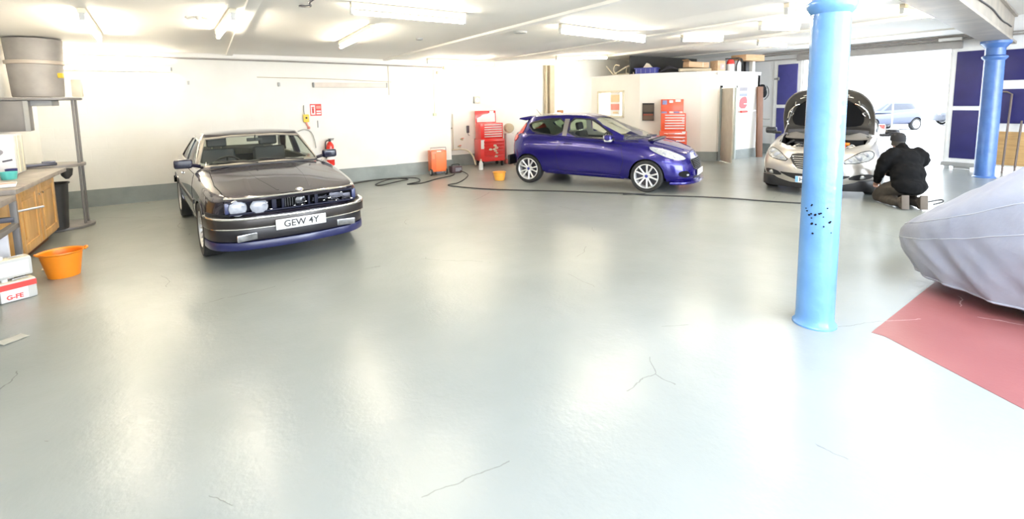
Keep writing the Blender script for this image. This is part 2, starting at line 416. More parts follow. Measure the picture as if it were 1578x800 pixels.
# -------- office box in the far corner
H = 2.42
pl = [(10.45, YB2), (10.65, 10.05), (11.5, 8.6), (11.78, 8.3)]
def wall_strip(b, pts, th, z0, z1):
    P = [Vector((*p, 0)) for p in pts]
    inner = []
    for i, p in enumerate(P):
        d0 = (P[i] - P[i - 1]).normalized() if i else (P[1] - P[0]).normalized()
        d1 = (P[i + 1] - P[i]).normalized() if i < len(P) - 1 else d0
        d = (d0 + d1).normalized(); n = Vector((-d.y, d.x, 0)); inner.append(p + n * th)
    b.prism([(p.x, p.y) for p in P] + [(p.x, p.y) for p in inner[::-1]], z0, z1)
b = MB()
# left face with a window hole between s=.15 and 1.15 of the first leg, z 1.2-2.0
d = Vector((10.65 - 10.45, 10.05 - YB2)); W0 = Vector((10.45, YB2)); Lw = d.length; d.normalize()
wa, wb_ = W0 + d * .30, W0 + d * 1.30
wall_strip(b, [(W0.x, W0.y), (wa.x, wa.y)], .1, 0, H)
wall_strip(b, [(wa.x, wa.y), (wb_.x, wb_.y)], .1, 0, 1.2)
wall_strip(b, [(wa.x, wa.y), (wb_.x, wb_.y)], .1, 1.98, H)
wall_strip(b, [(wb_.x, wb_.y), (10.65, 10.05), (11.5, 8.6), (11.78, 8.3), (11.87, 8.3)], .1, 0, H)
b.box((12.23, 8.35, (2.06 + H) / 2), (.74, .1, H - 2.06))
b.box((13.16, 8.35, H / 2), (1.12, .1, H))
b.box((13.67, 10.1, H / 2), (.1, 3.6, H))
struct(b.build('wall_office', M['office'], ang=1))
b = MB(); b.prism([(10.44, YB2), (10.64, 10.04), (11.49, 8.59), (11.77, 8.28), (13.74, 8.28), (13.74, YB2)], H, H + .035); b.box((12.7, 8.27, H - .03), (2.0, .02, .06)); struct(b.build('ceiling_office', M['white_paint'], ang=1))
b = MB(); wall_strip(b, [(10.65 - .012, 10.05 - .012), (11.5 - .012, 8.6 - .012), (11.78, 8.3 - .015), (11.86, 8.3 - .015)], .02, 0, .26); b.box((13.15, 8.29, .13), (1.13, .02, .26)); struct(b.build('baseboard_office', M['plinth'], ang=1))
# window
wc = (wa + wb_) / 2; wang = math.atan2(d.y, d.x)
wn = struct(bpy.data.objects.new('window_1', None)); link(wn); wn.location = (wc.x, wc.y, 1.59); wn.rotation_euler = (0, 0, wang)
b = MB()
for sx in (-1, 1): b.box((sx * .49, .03, 0), (.06, .16, .80), bev=.006)
for sz in (-1, 1): b.box((0, .03, sz * .375), (1.04, .16, .06), bev=.006)
b.box((0, .03, 0), (.035, .05, .75))
struct(b.build('window_frame', M['cream'], wn))
b = MB(); b.box((0, .05, 0), (.94, .006, .72)); struct(b.build('window_pane', M['pane'], wn))
# poster inside the window
def flat_sign(name, label, cat, loc, rot, w, h, m, th=.006, extra=None, group=None):
    t_ = thing(name, label, cat, loc, rot, group)
    b = MB(); b.box((0, 0, 0), (w, th, h)); b.build('panel', m, t_)
    if extra: extra(t_)
    return t_
def pc(t_, name, c, s, m, y=-.005):
    b = MB(); b.box((c[0], y, c[1]), (s[0], .004, s[1])); return b.build(name, m, t_)
M['pale_blue'] = mat('pale_blue', (.24, .27, .50), rough=.5); M['pale_grey'] = mat('pale_grey', (.26, .25, .28), rough=.6)
M['salmon'] = mat('salmon', (.78, .30, .25), rough=.55); M['sand'] = mat('sand_print', (.80, .62, .38), rough=.6); M['pink_print'] = mat('pink_print', (.55, .06, .07), rough=.5)
pw = wc + d * .16
def ex(t_):
    pc(t_, 'print', (0, .16), (.34, .22), M['sand']); pc(t_, 'print', (0, -.10), (.34, .18), M['salmon']); pc(t_, 'print', (.02, -.27), (.2, .06), M['sand'])
flat_sign('poster', 'faded warm toned car poster hanging behind the office window', 'poster', (pw.x + .0, pw.y - .0, 1.6), wang, .36, .68, M['paper'], extra=ex)
# office door, ajar
fr = struct(bpy.data.objects.new('door_1', None)); link(fr); fr.location = (11.87, 8.30, 0)
M['door_grey'] = mat('door_frame_grey', (.42, .46, .45), rough=.4)
b = MB(); b.box((.03, .03, 1.03), (.06, .14, 2.06)); b.box((.71, .03, 1.03), (.06, .14, 2.06)); b.box((.37, .03, 2.03), (.74, .14, .06)); struct(b.build('door_frame', M['door_grey'], fr))
leaf = MB(); la = math.atan2(-.57, -.36)
T = tr(.06, -.04, 0) @ rotm('Z', la)
leaf.box((.34, 0, 1.0), (.68, .04, 1.96), bev=.004, T=T); 
lf = struct(leaf.build('door_leaf', mat('door_leaf', (.60, .56, .48), rough=.45), fr))
b = MB()
for z, h in ((.55, .7), (1.45, .8)): b.box((.34, .022, z), (.46, .008, h), bev=.003, T=T)
struct(b.build('door_panel', mat('door_panel', (.56, .52, .45), rough=.45), fr))
b = MB(); b.box((.60, .032, 1.0), (.05, .02, .16), bev=.005, T=T); b.tube([T @ Vector(p) for p in ((.60, .04, 1.03), (.60, .075, 1.03), (.50, .075, 1.03))], .009); struct(b.build('door_handle', M['steel'], fr))
# dark room behind the open door
b = MB(); b.box((12.2, 9.6, 1.03), (.9, .02, 2.06)); struct(b.build('wall_office_inside', M['lgrey']))
b = MB(); b.box((12.1, 10.4, 2.72), (3.0, .03, .55)); struct(b.build('trim_9', mat('roof_gap_shade', (.05, .048, .045), rough=.8)), 'added dark panel standing in for the shade behind the things stored on the office roof')  # added dark panel: the shade over the office roof put into its colour

# -------- big blue doors on the right wall
def panel_door(n, y0, y1, z1, panels, x=XR - .02, mp=None):
    e = struct(bpy.data.objects.new('door_%d' % n, None)); link(e); e.location = (x, (y0 + y1) / 2, 0); yc = (y0 + y1) / 2
    b = MB(); b.box((.03, 0, z1 / 2 + .06), (.05, y1 - y0, z1 - .12)); struct(b.build('door_frame', M['white_paint'], e))
    for i, (a0, a1, b0, b1, m) in enumerate(panels):
        b = MB(); b.box((-.008, (a0 + a1) / 2 - yc, (b0 + b1) / 2), (.03, a1 - a0, b1 - b0), bev=.008); struct(b.build('door_panel', m, e))
    return e
B_ = M['door_blue']
dr = panel_door(2, 3.60, 4.36, 2.80, [(3.74, 4.24, 1.46, 2.71, B_), (3.74, 4.24, .24, 1.36, B_)])
b = MB(); b.box((-.06, .0, .10), (.10, .76, .09), bev=.01); b.box((-.06, 0, .03), (.05, .3, .05)); struct(b.build('bottom_rail', M['grey_paint'], dr))
panel_door(3, 2.2, 3.60, 2.80, [(2.35, 3.47, 2.02, 2.68, B_), (2.35, 3.45, 1.08, 1.83, B_), (2.35, 3.43, .16, .90, M['ply'])])
M['leaf_blue'] = mat('door_blue_daylit', (.06, .06, .26), rough=.4)  # lighter copy of the door blue, daylight put into the colour
dl = panel_door(4, 7.72, 8.52, 2.80, [(7.82, 8.40, 1.50, 2.70, M['leaf_blue']), (7.82, 8.40, .28, 1.40, M['leaf_blue'])], x=XR - .06)
b = MB(); b.box((-.03, .30, 2.28), (.04, .16, .05), bev=.005); b.box((-.05, .24, 2.28), (.04, .03, .10), bev=.005); struct(b.build('bolt', M['grey_paint'], dl))
b = MB(); b.box((XR + .02, 4.27, 1.39), (.10, .10, 2.78)); b.box((XR + .02, 7.71, 1.39), (.10, .08, 2.78)); struct(b.build('trim_10', M['white_paint']))
# ------------------------------------------------------------------ ceiling tube lights
def tube_light(x0, y0, x1, y1, label, z=None, on=True):
    if y1 - y0 < .5 and z is None and x0 < 5 < x1: z = zc(x0) - .004
    cx, cy = (x0 + x1) / 2, (y0 + y1) / 2; L_ = math.hypot(x1 - x0, y1 - y0); a = math.atan2(y1 - y0, x1 - x0)
    tilt = 0 if z else math.atan2(zc(x1) - zc(x0), L_)
    t_ = thing('ceiling_tube_light', label, 'light fitting', (cx, cy, z or (zc(x0) + zc(x1)) / 2), a, 'ceiling tube lights'); t_.rotation_euler = (0, -tilt, a)
    b = MB(); b.box((0, 0, -.03), (L_, .062, .055), bev=.006); b.build('housing', M['cream'], t_)
    for s in (-1, 1):
        b = MB(); b.box((s * (L_ / 2 - .01), 0, -.085), (.03, .045, .075), bev=.006); b.build('end_cap', M['lgrey'], t_)
    b = MB(); b.cyl((-L_ / 2 + .02, 0, -.10), (L_ / 2 - .02, 0, -.10), .020, seg=14); b.build('tube', M['tube'] if on else M['white_paint'], t_)
    return t_
tube_light(-.97, 6.4, -1.13, 8.5, 'ceiling tube light just right of the big grey extractor drum')
tube_light(.30, 5.75, .20, 7.45, 'ceiling tube light above the dark coupe, beside a batten')
tube_light(1.82, 6.13, 1.86, 8.0, 'ceiling tube light above the red fire sign, slanting down left')
tube_light(1.25, 4.9, 2.5, 4.95, 'very bright ceiling tube light nearest the camera at the top edge')
tube_light(3.9, 5.05, 5.7, 5.3, 'bright ceiling tube light over the empty floor left of the blue hatchback')
tube_light(7.35, 5.95, 8.75, 6.1, 'ceiling tube light above the bonnet of the blue hatchback')
tube_light(7.05, 4.3, 8.5, 4.5, 'short ceiling tube light just left of the near blue column')
tube_light(10.6, 6.5, 12.0, 6.62, 'ceiling tube light beside the chipboard plank on the office roof')
tube_light(7.6, 2.75, 9.9, 2.95, 'ceiling tube light between the near blue column and the far blue column')
tube_light(5.3, 2.95, 6.6, 3.05, 'ceiling tube light at the top edge right of the near blue column')
tube_light(4.2, 10.2, 5.9, 10.2, 'ceiling tube light close to the back wall above the orange trolley')
tube_light(7.9, 10.4, 9.7, 10.4, 'ceiling tube light behind the blue hatchback, above the office window')
# wall fittings
w = thing('wall_tube_light', 'long lit tube light on the back wall beside the extractor drum', 'light fitting', (-1.35, YB, 2.39), 0)
b = MB(); b.box((0, -.03, 0), (1.75, .06, .08), bev=.006); b.build('housing', M['cream'], w)
b = MB(); b.cyl((-.85, -.08, -.01), (.85, -.08, -.01), .02, seg=14); b.build('tube', M['tube'], w)
for s in (-1, 1):
    b = MB(); b.box((s * .865, -.07, 0), (.03, .07, .06), bev=.005); b.build('end_cap', M['grey_paint'], w)
w = thing('batten_lamp', 'unlit long pale light fitting on the back wall above the fire sign', 'light fitting', (2.72, YB, 2.12), 0)
b = MB(); b.box((0, -.03, 0), (1.55, .06, .10), bev=.012); b.build('housing', mat('pale_pink', (.74, .66, .58), rough=.5), w)
for s in (-1, 1):
    b = MB(); b.box((s * .775, -.03, 0), (.025, .065, .105), bev=.004); b.build('end_cap', M['grey_paint'], w)

# ------------------------------------------------------------------ pipes and conduits
def pipe(name, pts, r, m, label, cat='pipe', smooth=0, group=None, seg=8):
    b = MB(); b.tube(pts, r, seg=seg, smooth=smooth); return tag(b.build(name, m), label, cat, group)
pipe('conduit_pipe', [(-1.75, YB - .05, 2.60), (1.5, YB - .05, 2.59), (4.88, YB + .0, 2.558)], .016, M['galv'], 'thin metal conduit running along the top of the back wall', 'pipe')
pipe('thin_cable', [(.9, YB - .010, 2.27), (2.2, YB - .010, 2.25), (3.0, YB - .010, 2.22), (3.62, YB - .010, 2.20)], .007, M['beige'], 'pale cable sagging along the back wall above the unlit fitting', 'cable', 4)
pipe('hanging_conduit', [(3.56, YB - .012, 2.56), (3.56, YB - .012, 1.9)], .010, M['cream'], 'white vertical conduit above the right end of the unlit fitting', 'pipe')
pipe('hanging_conduit', [(4.68, YB + .048, 2.5), (4.68, YB + .048, 1.45)], .010, M['cream'], 'white vertical conduit on the wall above the orange trolley', 'pipe')
b = MB(); b.box((4.68, YB + .04, 1.43), (.09, .05, .07), bev=.008); tag(b.build('junction_box', mat('pale_green', (.55, .60, .40))), 'small pale greenish box ending the conduit above the orange trolley', 'electrical box')
b = MB(); b.box((-.24, YB - .02, 2.15), (.035, .04, .07), bev=.004); tag(b.build('wall_bracket', M['lgrey']), 'small grey bracket on the back wall above the dark coupe', 'bracket')
b = MB(); b.box((1.29, YB - .02, 2.13), (.035, .04, .08), bev=.004); tag(b.build('wall_bracket', M['lgrey']), 'small grey bracket on the back wall left of the unlit light fitting', 'bracket')
b = MB(); b.box((4.95, YB + .02, 2.55), (.06, .07, .06), bev=.006); b.box((4.78, YB + .02, 2.43), (.06, .07, .07), bev=.006); tag(b.build('junction_box', M['beige']), 'pale box at the right end of the metal conduit', 'electrical box')
for i, (z, r, m, l) in enumerate([(2.99, .020, 'galv', 'lower of the pale pipes above the vehicle opening'), (3.05, .016, 'galv', 'thin upper pipe above the vehicle opening')]):
    pipe('overhead_pipe', [(XR - .10, 8.9, z), (XR - .10, 5.5, z), (XR - .10, 2.3, z)], r, M[m], l, 'pipe')
pipe('overhead_pipe', [(XR - .16, 9.2, 2.84), (XR - .16, 7.8, 2.84)], .014, M['galv'], 'short pipe on the white wall left of the vehicle opening', 'pipe')
b = MB(); b.box((XR - .15, 4.35, 3.0), (.1, .42, .07), bev=.01); tag(b.build('wall_box', M['white_paint']), 'small white box beneath the beam at the top right corner of the opening', 'electrical box')
b = MB(); b.box((8.75, YB2 - .12, 2.05), (.16, .16, 1.42), bev=.01); b.box((8.58, YB2 - .09, 2.05), (.05, .1, 1.42)); tag(b.build('drain_pipe', M['beige']), 'beige square downpipe on the back wall behind the blue hatchback roof', 'pipe')
# water pipe low on the recessed wall
pipe('water_pipe', [(5.25, YB2 - .05, .44), (5.85, YB2 - .05, .44), (5.98, YB2 - .3, .30), (5.95, YB2 - .55, .06)], .022, M['cream'], 'pale pipe running down to the floor left of the red tool chest', 'pipe', 4)
pipe('water_pipe', [(5.55, YB2 - .05, 1.40), (5.55, YB2 - .05, .46)], .014, M['cream'], 'thin white upright pipe beside the tools left of the red tool chest', 'pipe')

# ceiling oddments
b = MB()
for s in (-1, 1): b.tube([(.0 + s * .03, 6.47, 2.69), (.0 + s * .10, 6.47, 2.672), (.0 + s * .12, 6.47, 2.69)], .012)
b.ball((0, 6.47, 2.69), .03); tag(b.build('ceiling_bracket', M['grey_paint']), 'small bent grey bracket on the ceiling between two tube lights', 'bracket')
pipe('hanging_cable', [(.93, 4.75, 2.69), (.88, 4.9, 2.66), (.92, 5.1, 2.66), (.86, 5.32, 2.69)], .011, M['dark_steel'], 'short dark cable drooping from the ceiling at the top edge', 'cable', 4)
b = MB(); b.lathe([(.02, 0), (.05, .006), (.055, .03)], tr(2.85, 7.2, 2.672), 12); tag(b.build('ceiling_rose', M['grey_paint']), 'tiny grey fitting on the ceiling right of the tube above the fire sign', 'ceiling fitting')
b = MB(); b.lathe([(.03, 0), (.09, .008), (.10, .03)], tr(3.85, 5.9, 2.672), 12); tag(b.build('ceiling_rose', M['lgrey']), 'small round fitting on the ceiling left of the bright empty floor light', 'ceiling fitting')

# ------------------------------------------------------------------ back wall things
def ex(t_):
    pc(t_, 'picture', (-.055, 0), (.085, .20), M['paper'])
    pc(t_, 'picture', (.055, .055), (.09, .06), M['salmon']); pc(t_, 'picture', (.055, -.03), (.09, .03), M['paper']); pc(t_, 'picture', (.055, -.08), (.09, .03), M['paper'])
    b = MB(); b.cyl((-.055, -.008, -.07), (-.055, -.008, .04), .018); b.box((-.055, -.008, .055), (.05, .004, .02)); b.build('symbol', M['red_print'], t_)
flat_sign('fire_sign', 'red and white fire notice on the back wall above the extinguisher', 'sign', (1.965, YB - .005, 1.60), 0, .225, .245, M['red_print'], extra=ex)
t_ = thing('hoist_switch', 'yellow pendant control box hanging left of the red fire notice', 'switch', (1.76, YB - .04, 1.38))
b = MB(); b.box((0, 0, .05), (.11, .06, .16), bev=.012); b.build('box', M['yellow'], t_)
b = MB(); b.lathe([(.018, 0), (.02, .02), (.012, .03)], tr(0, -.03, .06) @ rotm('X', PI / 2), 12); b.build('button', M['black'], t_)
b = MB(); b.tube([(-.03, 0, .12), (-.035, .01, .22), (-.03, .02, .32)], .010); b.build('cord', M['grey_paint'], t_)
b = MB(); b.tube([(.0, 0, -.02), (.01, 0, -.08), (.03, 0, -.12)], .018, smooth=3); b.ball((.04, 0, -.15), .032); b.build('plug', M['salmon'], t_)
b = MB(); b.box((1.99, YB - .01, 1.30), (.018, .02, .15), bev=.004); tag(b.build('wall_hook', M['grey_paint']), 'narrow grey strip hook under the red fire notice', 'hook')
pipe('hanging_hose', [(1.58, YB - .04, 1.16), (1.72, YB - .05, 1.20), (1.84, YB - .05, 1.14), (1.90, YB - .05, .98), (1.92, YB - .05, .80)], .012, M['lgrey'], 'grey hose looped on the wall behind the dark coupe, left of the extinguisher', 'hose', 4)
# fire extinguisher
t_ = thing('fire_extinguisher', 'red fire extinguisher on the back wall right of the dark coupe', 'fire extinguisher', (2.19, YB - .11, .41))
b = MB(); b.lathe([(.070, 0), (.08, .02), (.08, .40), (.07, .45), (.04, .49), (.025, .51)], seg=24); b.build('cylinder', M['red_paint'], t_)
b = MB(); b.lathe([(.0815, .13), (.0815, .24)], seg=24, cap=False); b.build('label_band', M['paper'], t_)
b = MB(); b.lathe([(.025, .50), (.028, .54), (.02, .56)], seg=14); b.box((.03, 0, .57), (.12, .02, .015), bev=.004); b.box((.03, 0, .545), (.10, .02, .012), bev=.004); b.build('valve', M['black'], t_)
b = MB(); b.tube([(-.02, 0, .54), (-.09, -.01, .50), (-.095, -.02, .30), (-.09, -.02, .16)], .012, smooth=4); b.build('hose', M['black'], t_)
b = MB(); b.box((0, .095, .3), (.05, .03, .3), bev=.004); b.build('wall_mount', M['grey_paint'], t_)
# clock box
t_ = thing('wall_clock', 'small square cream clock on the wall above the red tool chest', 'clock', (6.30, YB2 - .03, 1.77))
b = MB(); b.box((0, 0, 0), (.17, .06, .19), bev=.012); b.build('case', M['cream'], t_)
b = MB(); b.lathe([(.065, 0), (.065, .006)], tr(0, -.03, 0) @ rotm('X', PI / 2), 24); b.build('dial', M['paper'], t_)
b = MB(); b.box((0, -.038, .02), (.006, .003, .05)); b.box((.015, -.038, 0), (.035, .003, .006)); b.build('hand', M['black'], t_)
b = MB(); b.box((-.088, .0, 0), (.012, .062, .18)); b.build('side_strip', M['grey_paint'], t_)
# tools hanging on the recessed wall
def hung(label, cat, name, loc, fn, m):
    t_ = thing(name, label, cat, loc); fn(t_, m); return t_
def gun(t_, m):
    b = MB(); b.cyl((-.09, 0, 0), (.08, 0, 0), .028); b.cyl((.08, 0, 0), (.13, 0, 0), .016); b.build('body', m, t_)
    b = MB(); b.box((-.04, 0, -.07), (.035, .03, .12), rot=rotm('Y', .2), bev=.008); b.build('handle', M['black'], t_)
hung('grey air gun hanging on the wall above the orange trolley', 'air tool', 'air_gun', (5.40, YB2 - .06, 1.03), gun, M['grey_paint'])
def pad(t_, m):
    b = MB(); b.box((0, 0, 0), (.07, .05, .20), bev=.015); b.build('body', m, t_)
    b = MB(); b.tube([(0, 0, -.09), (.01, 0, -.15), (.05, 0, -.17)], .010, smooth=3); b.build('cord', M['grey_paint'], t_)
hung('dark narrow control unit on the wall between the trolley and red chest', 'control', 'wall_switch', (6.0, YB2 - .04, .98), pad, M['dark_steel'])
def tap(t_, m):
    b = MB(); b.cyl((0, .04, 0), (0, -.05, 0), .022); b.ball((0, -.05, 0), .03); b.build('body', m, t_)
    b = MB(); b.box((0, -.07, .03), (.07, .012, .015), bev=.004); b.build('lever', M['red_print'], t_)
hung('upper small valve on the wall beside the white upright pipe', 'valve', 'air_valve', (5.80, YB2 - .05, .72), tap, M['beige'])
hung('lower small valve on the wall beside the white upright pipe', 'valve', 'air_valve', (5.72, YB2 - .05, .53), tap, M['beige'])
b = MB(); b.box((0, 0, 0), (.10, .06, .12), bev=.01); o = b.build('socket_box', M['cream']); o.location = (5.32, YB2 - .04, .88); tag(o, 'cream socket box on the wall right above the orange trolley', 'socket')

# ------------------------------------------------------------------ orange trolley
t_ = thing('equipment_trolley', 'orange wheeled equipment trolley with a rail on top by the back wall', 'trolley', (4.59, 10.72, 0), -.08); t_.scale = (.9, .9, 1)
b = MB(); b.box((0, 0, .34), (.42, .30, .50), bev=.02); b.build('body', M['orange_cab'], t_)
b = MB(); b.box((.05, -.153, .34), (.27, .008, .42), bev=.003); b.build('front_panel', mat('orange_panel', (.82, .20, .05), rough=.4), t_)
b = MB(); b.box((-.15, -.155, .45), (.07, .008, .10), bev=.003); b.build('sticker', mat('faded_sticker', (.70, .28, .12), rough=.5), t_)
b = MB(); b.box((0, -.15, .575), (.12, .02, .03), bev=.006); b.build('notch', M['cream'], t_)
b = MB(); b.tube([(-.21, -.10, .58), (-.21, -.10, .66), (.21, -.10, .66), (.21, -.10, .58)], .012, seg=8); b.build('rail', M['steel'], t_)
for sx in (-1, 1):
    wv = bpy.data.objects.new('wheel', None); link(wv, t_); wv.location = (sx * .205, -.10, .085)
    b = MB(); b.lathe([(.05, -.02), (.08, -.02), (.085, 0), (.08, .02), (.05, .02)], rotm('Y', PI / 2), 20); b.build('tyre', M['rubber'], wv)
    b = MB(); b.lathe([(.055, -.024), (.055, .024)], rotm('Y', PI / 2), 20); b.build('hub', M['lgrey'], wv)
b = MB(); b.box((0, -.06, .07), (.16, .12, .06), bev=.01); b.build('foot', M['dark_steel'], t_)
# charger
t_ = thing('battery_charger', 'small dark battery charger on the floor right of the orange trolley', 'charger', (5.10, 10.80, 0))
b = MB(); b.box((0, 0, .085), (.27, .2, .15), bev=.015); b.build('case', mat('charger_case', (.10, .06, .07), rough=.5), t_)
b = MB(); b.box((.03, -.102, .08), (.16, .006, .09), bev=.002); b.build('front_panel', M['pale_grey'], t_)
b = MB(); b.tube([(-.09, 0, .16), (-.09, 0, .20), (.09, 0, .20), (.09, 0, .16)], .010, smooth=3); b.build('handle', M['black'], t_)
b = MB()
for sx in (-1, 1): b.box((sx * .1, 0, .006), (.03, .16, .012), bev=.003)
b.build('foot', M['black'], t_)

# ------------------------------------------------------------------ red tool chest on roller cabinet
def tool_stack(loc, rot, label, n_lo, m, stripes, lid_art):
    t_ = thing('tool_cabinet', label, 'tool cabinet', loc, rot)
    W_, D_ = .70, .46
    b = MB(); b.box((0, 0, .44), (W_, D_, .58), bev=.01); b.build('roller_cabinet', m, t_)
    z = .70
    for i, h in enumerate(n_lo):
        dw = MB(); dw.box((.03, -D_ / 2 - .006, z - h / 2), (W_ - .13, .016, h - .012), bev=.004); d_ = dw.build('drawer', m, t_)
        hd = MB(); hd.box((.03, -D_ / 2 - .02, z - .022), (W_ - .16, .014, .012), bev=.004); hd.build('drawer_handle', M['chrome'] if stripes else m, d_); z -= h
    for sx in (-1, 1):
        for sy in (-1, 1):
            c = MB(); c.lathe([(.055, -.018), (.06, 0), (.055, .018)], tr(sx * .28, sy * .17, .06) @ rotm('Y', PI / 2), 16); c.box((sx * .28, sy * .17, .12), (.05, .05, .06)); c.build('caster', M['rubber'], t_)
    b = MB(); b.box((0, .02, .94), (W_ - .06, .40, .42), bev=.01); b.build('top_chest', m, t_)
    for i in range(6):
        zz = 1.11 - i * .062
        dw = MB(); dw.box((.03, -.186, zz), (W_ - .19, .014, .05), bev=.004); d_ = dw.build('drawer', m, t_)
        hd = MB(); hd.box((.03, -.198, zz - .004), (W_ - .20, .012, .024), bev=.003); hd.build('drawer_handle', M['paper'], d_)
    lid = MB(); lid.box((-.02, .21, 1.31), (W_ - .10, .03, .33), bev=.008, rot=rotm('X', -.08)); lid.build('lid', m, t_)
    lid_art(t_)
    return t_
def art1(t_):
    b = MB(); b.prism([(-.26, -.14), (.27, -.14), (.27, .10), (.12, .11), (.03, .07), (-.08, .06), (-.16, .01), (-.26, -.03)], 0, .004, T=tr(-.02, .185, 1.31) @ rotm('X', PI / 2 - .08)); b.build('lid_print', M['paper'], t_)
    pc(t_, 'sticker', (.14, 1.44), (.12, .05), M['paper'], .16)
    b = MB(); b.box((-.29, -.236, .60), (.10, .010, .24), bev=.004); b.build('hanging_rag', M['paper'], t_)
    for (x, z, s) in [(-.08, .46, .05), (.09, .50, .06), (.06, .42, .05), (.10, .36, .04), (.08, .27, .05), (.05, .56, .05), (.02, .46, .04)]:
        b = MB(); b.prism(chaikin([(-s, -s * .4), (s * .9, -s * .6), (s, s * .3), (0, s * .7), (-s * .8, s * .4)]), 0, .002, T=tr(x, -.253, z) @ rotm('X', PI / 2)); b.build('sticker', M['cream'], t_)
tool_stack((6.42, 11.42, 0), -.12, 'red drawer tool cabinet with open lid beside the yellow bucket at the back wall', [.085, .085, .085, .14, .17], M['red_cab'], False, art1)
def art2(t_):
    for (x, z, w_, h_) in [(-.22, 1.40, .12, .10), (-.05, 1.42, .10, .06), (.13, 1.44, .14, .06)]:
        pc(t_, 'sticker', (x, z), (w_, h_), M['pale_blue'] if w_ == .12 else M['paper'], .165)
    for (x, s) in [(-.24, .09), (-.05, .07), (.08, .08), (.2, .05)]:
        b = MB(); b.box((x, .0, 1.165), (s * 1.6, .12, .05), bev=.012); b.build('tray_item', M['pale_blue'] if x in (-.24, .08) else M['paper'], t_)
    b = MB()
    b.box((.27, -.236, .55), (.05, .004, .05)); b.box((.27, -.236, .68), (.09, .004, .10)); b.box((.25, -.19, .98), (.06, .004, .12)); b.build('sticker', M['paper'], t_)
aoff = math.atan2(8.6 - 10.05, 11.5 - 10.65)
pcab = Vector((10.82, 8.98, 0))
tool_stack((pcab.x, pcab.y, 0), aoff + .22, 'orange red drawer tool cabinet with stickered open lid against the white office wall', [.085, .085, .085, .14, .17], M['red_orange'], True, art2).scale = (1.0, 1.0, 1.16)
# things near it
t_ = thing('spray_bottle', 'white plastic bottle standing on the floor at the red tool cabinet corner', 'bottle', (5.82, 10.82, 0))
b = MB(); b.lathe([(.050, 0), (.055, .02), (.055, .16), (.03, .21), (.018, .23)], seg=20); b.build('bottle', M['paper'], t_)
b = MB(); b.lathe([(.022, .225), (.022, .27), (.012, .275)], seg=14); b.build('cap', M['cream'], t_)
def tub(name, label, loc, r0, r1, h, m, rot=0, sx=1.0, group=None, spout=True):
    t_ = thing(name, label, 'bucket', loc, rot)
    b = MB(); n = 40
    prof = [(r0 * .93, .006), (r0, 0), (r0 * 1.02, .01), (r1 * .97, h * .94), (r1, h * .95), (r1 * 1.07, h), (r1 * 1.06, h + .008), (r1 * .96, h - .004), (r0 * .97, .02), (r0 * .5, .016)]
    def f(i, j):
        r, z = prof[j]; a = 2 * PI * i / n; k = max(0, math.cos(a - PI)) ** 6 * (.10 if z > h * .93 and spout else 0)
        return Vector(((r + k * r1) * math.cos(a) * sx, r * math.sin(a), z + k * .05))
    b.grid(f, n, len(prof), True)
    b.lathe([(r0 * .98, .001), (r0 * .98, .018)], Matrix.Diagonal((sx, 1, 1, 1)), n)
    b.build('tub', m, t_)
    return t_
tub('bucket', 'yellow orange bucket on the floor behind the blue hatchback by the red tool cabinet', (5.38, 9.15, 0), .105, .138, .175, M['amber'])
bk = tub('flexible_bucket', 'large bright orange bucket on the floor in front of the wooden cupboards', (-1.36, 6.60, 0), .120, .158, .255, M['orange'], rot=.35, sx=1.06)
for s in (-1, 1):
    b = MB(); b.tube([(s * .175, -.04, .25), (s * .20, -.02, .262), (s * .20, .02, .262), (s * .175, .04, .25)], .009, smooth=3); b.build('handle', M['orange'], bk)
# gas bottle group behind the hatchback
t_ = thing('parts_washer', 'pale upright machine with rounded beige head right of the red tool cabinet', 'machine', (7.12, 11.55, 0), -.3)
b = MB(); b.box((0, 0, .48), (.24, .26, .72), bev=.03); b.build('body', M['paper'], t_)
b = MB(); b.lathe([(.10, -.10), (.13, -.07), (.13, .07), (.10, .10)], tr(0, 0, .98) @ rotm('X', PI / 2), 24); b.build('head', M['beige'], t_)
b = MB(); b.box((0, 0, .06), (.28, .28, .12), bev=.02); b.build('base', M['salmon'], t_)
b = MB(); b.cyl((0, 0, .82), (0, 0, .9), .05); b.build('neck', M['lgrey'], t_)
t_ = thing('gas_cylinder', 'small grey gas cylinder on the floor left of the blue hatchback tail light', 'gas cylinder', (7.05, 11.02, 0))
b = MB(); b.lathe([(.09, 0), (.10, .02), (.10, .34), (.07, .40), (.03, .43)], seg=20); b.build('cylinder', M['grey_paint'], t_)
b = MB(); b.lathe([(.02, .42), (.025, .47), (.015, .49)], seg=12); b.build('valve', M['steel'], t_)
b = MB(); b.lathe([(.102, .18), (.102, .26)], seg=20, cap=False); b.build('label_band', M['pale_blue'], t_)
t_ = thing('overalls', 'dark blue overalls hanging beside the pale machine', 'clothing', (7.42, 11.22, .5))
b = MB(); b.grid(lambda i, j: Vector((.12 * math.cos(i / 18 * 2 * PI) * (1 + .2 * math.sin(j * .5)) * (.75 + .03 * j if j < 9 else 1.0 - .08 * (j - 9)), .07 * math.sin(i / 18 * 2 * PI) * (1 + .15 * math.cos(3 * i)), j * .043)), 18, 12, True); b.build('cloth', M['navy_cloth'], t_)
pc(t_, 'badge', (-.03, .28), (.04, .09), M['paper'], -.10)
t_ = thing('cloth_bundle', 'white bundle lying on top of a box behind the blue hatchback roof', 'cloth', (8.55, 11.2, 1.20))
b = MB(); b.ball((0, 0, .08), .12, (1.9, 1, .9), 16); b.build('bundle', M['paper'], t_)
b = MB(); b.box((.14, .05, .2), (.20, .06, .09), bev=.02); b.build('block', mat('brown_block', (.35, .17, .07)), t_)
t_ = thing('storage_locker', 'white storage locker behind the blue hatchback under the white bundle', 'locker', (8.55, 11.3, 0))
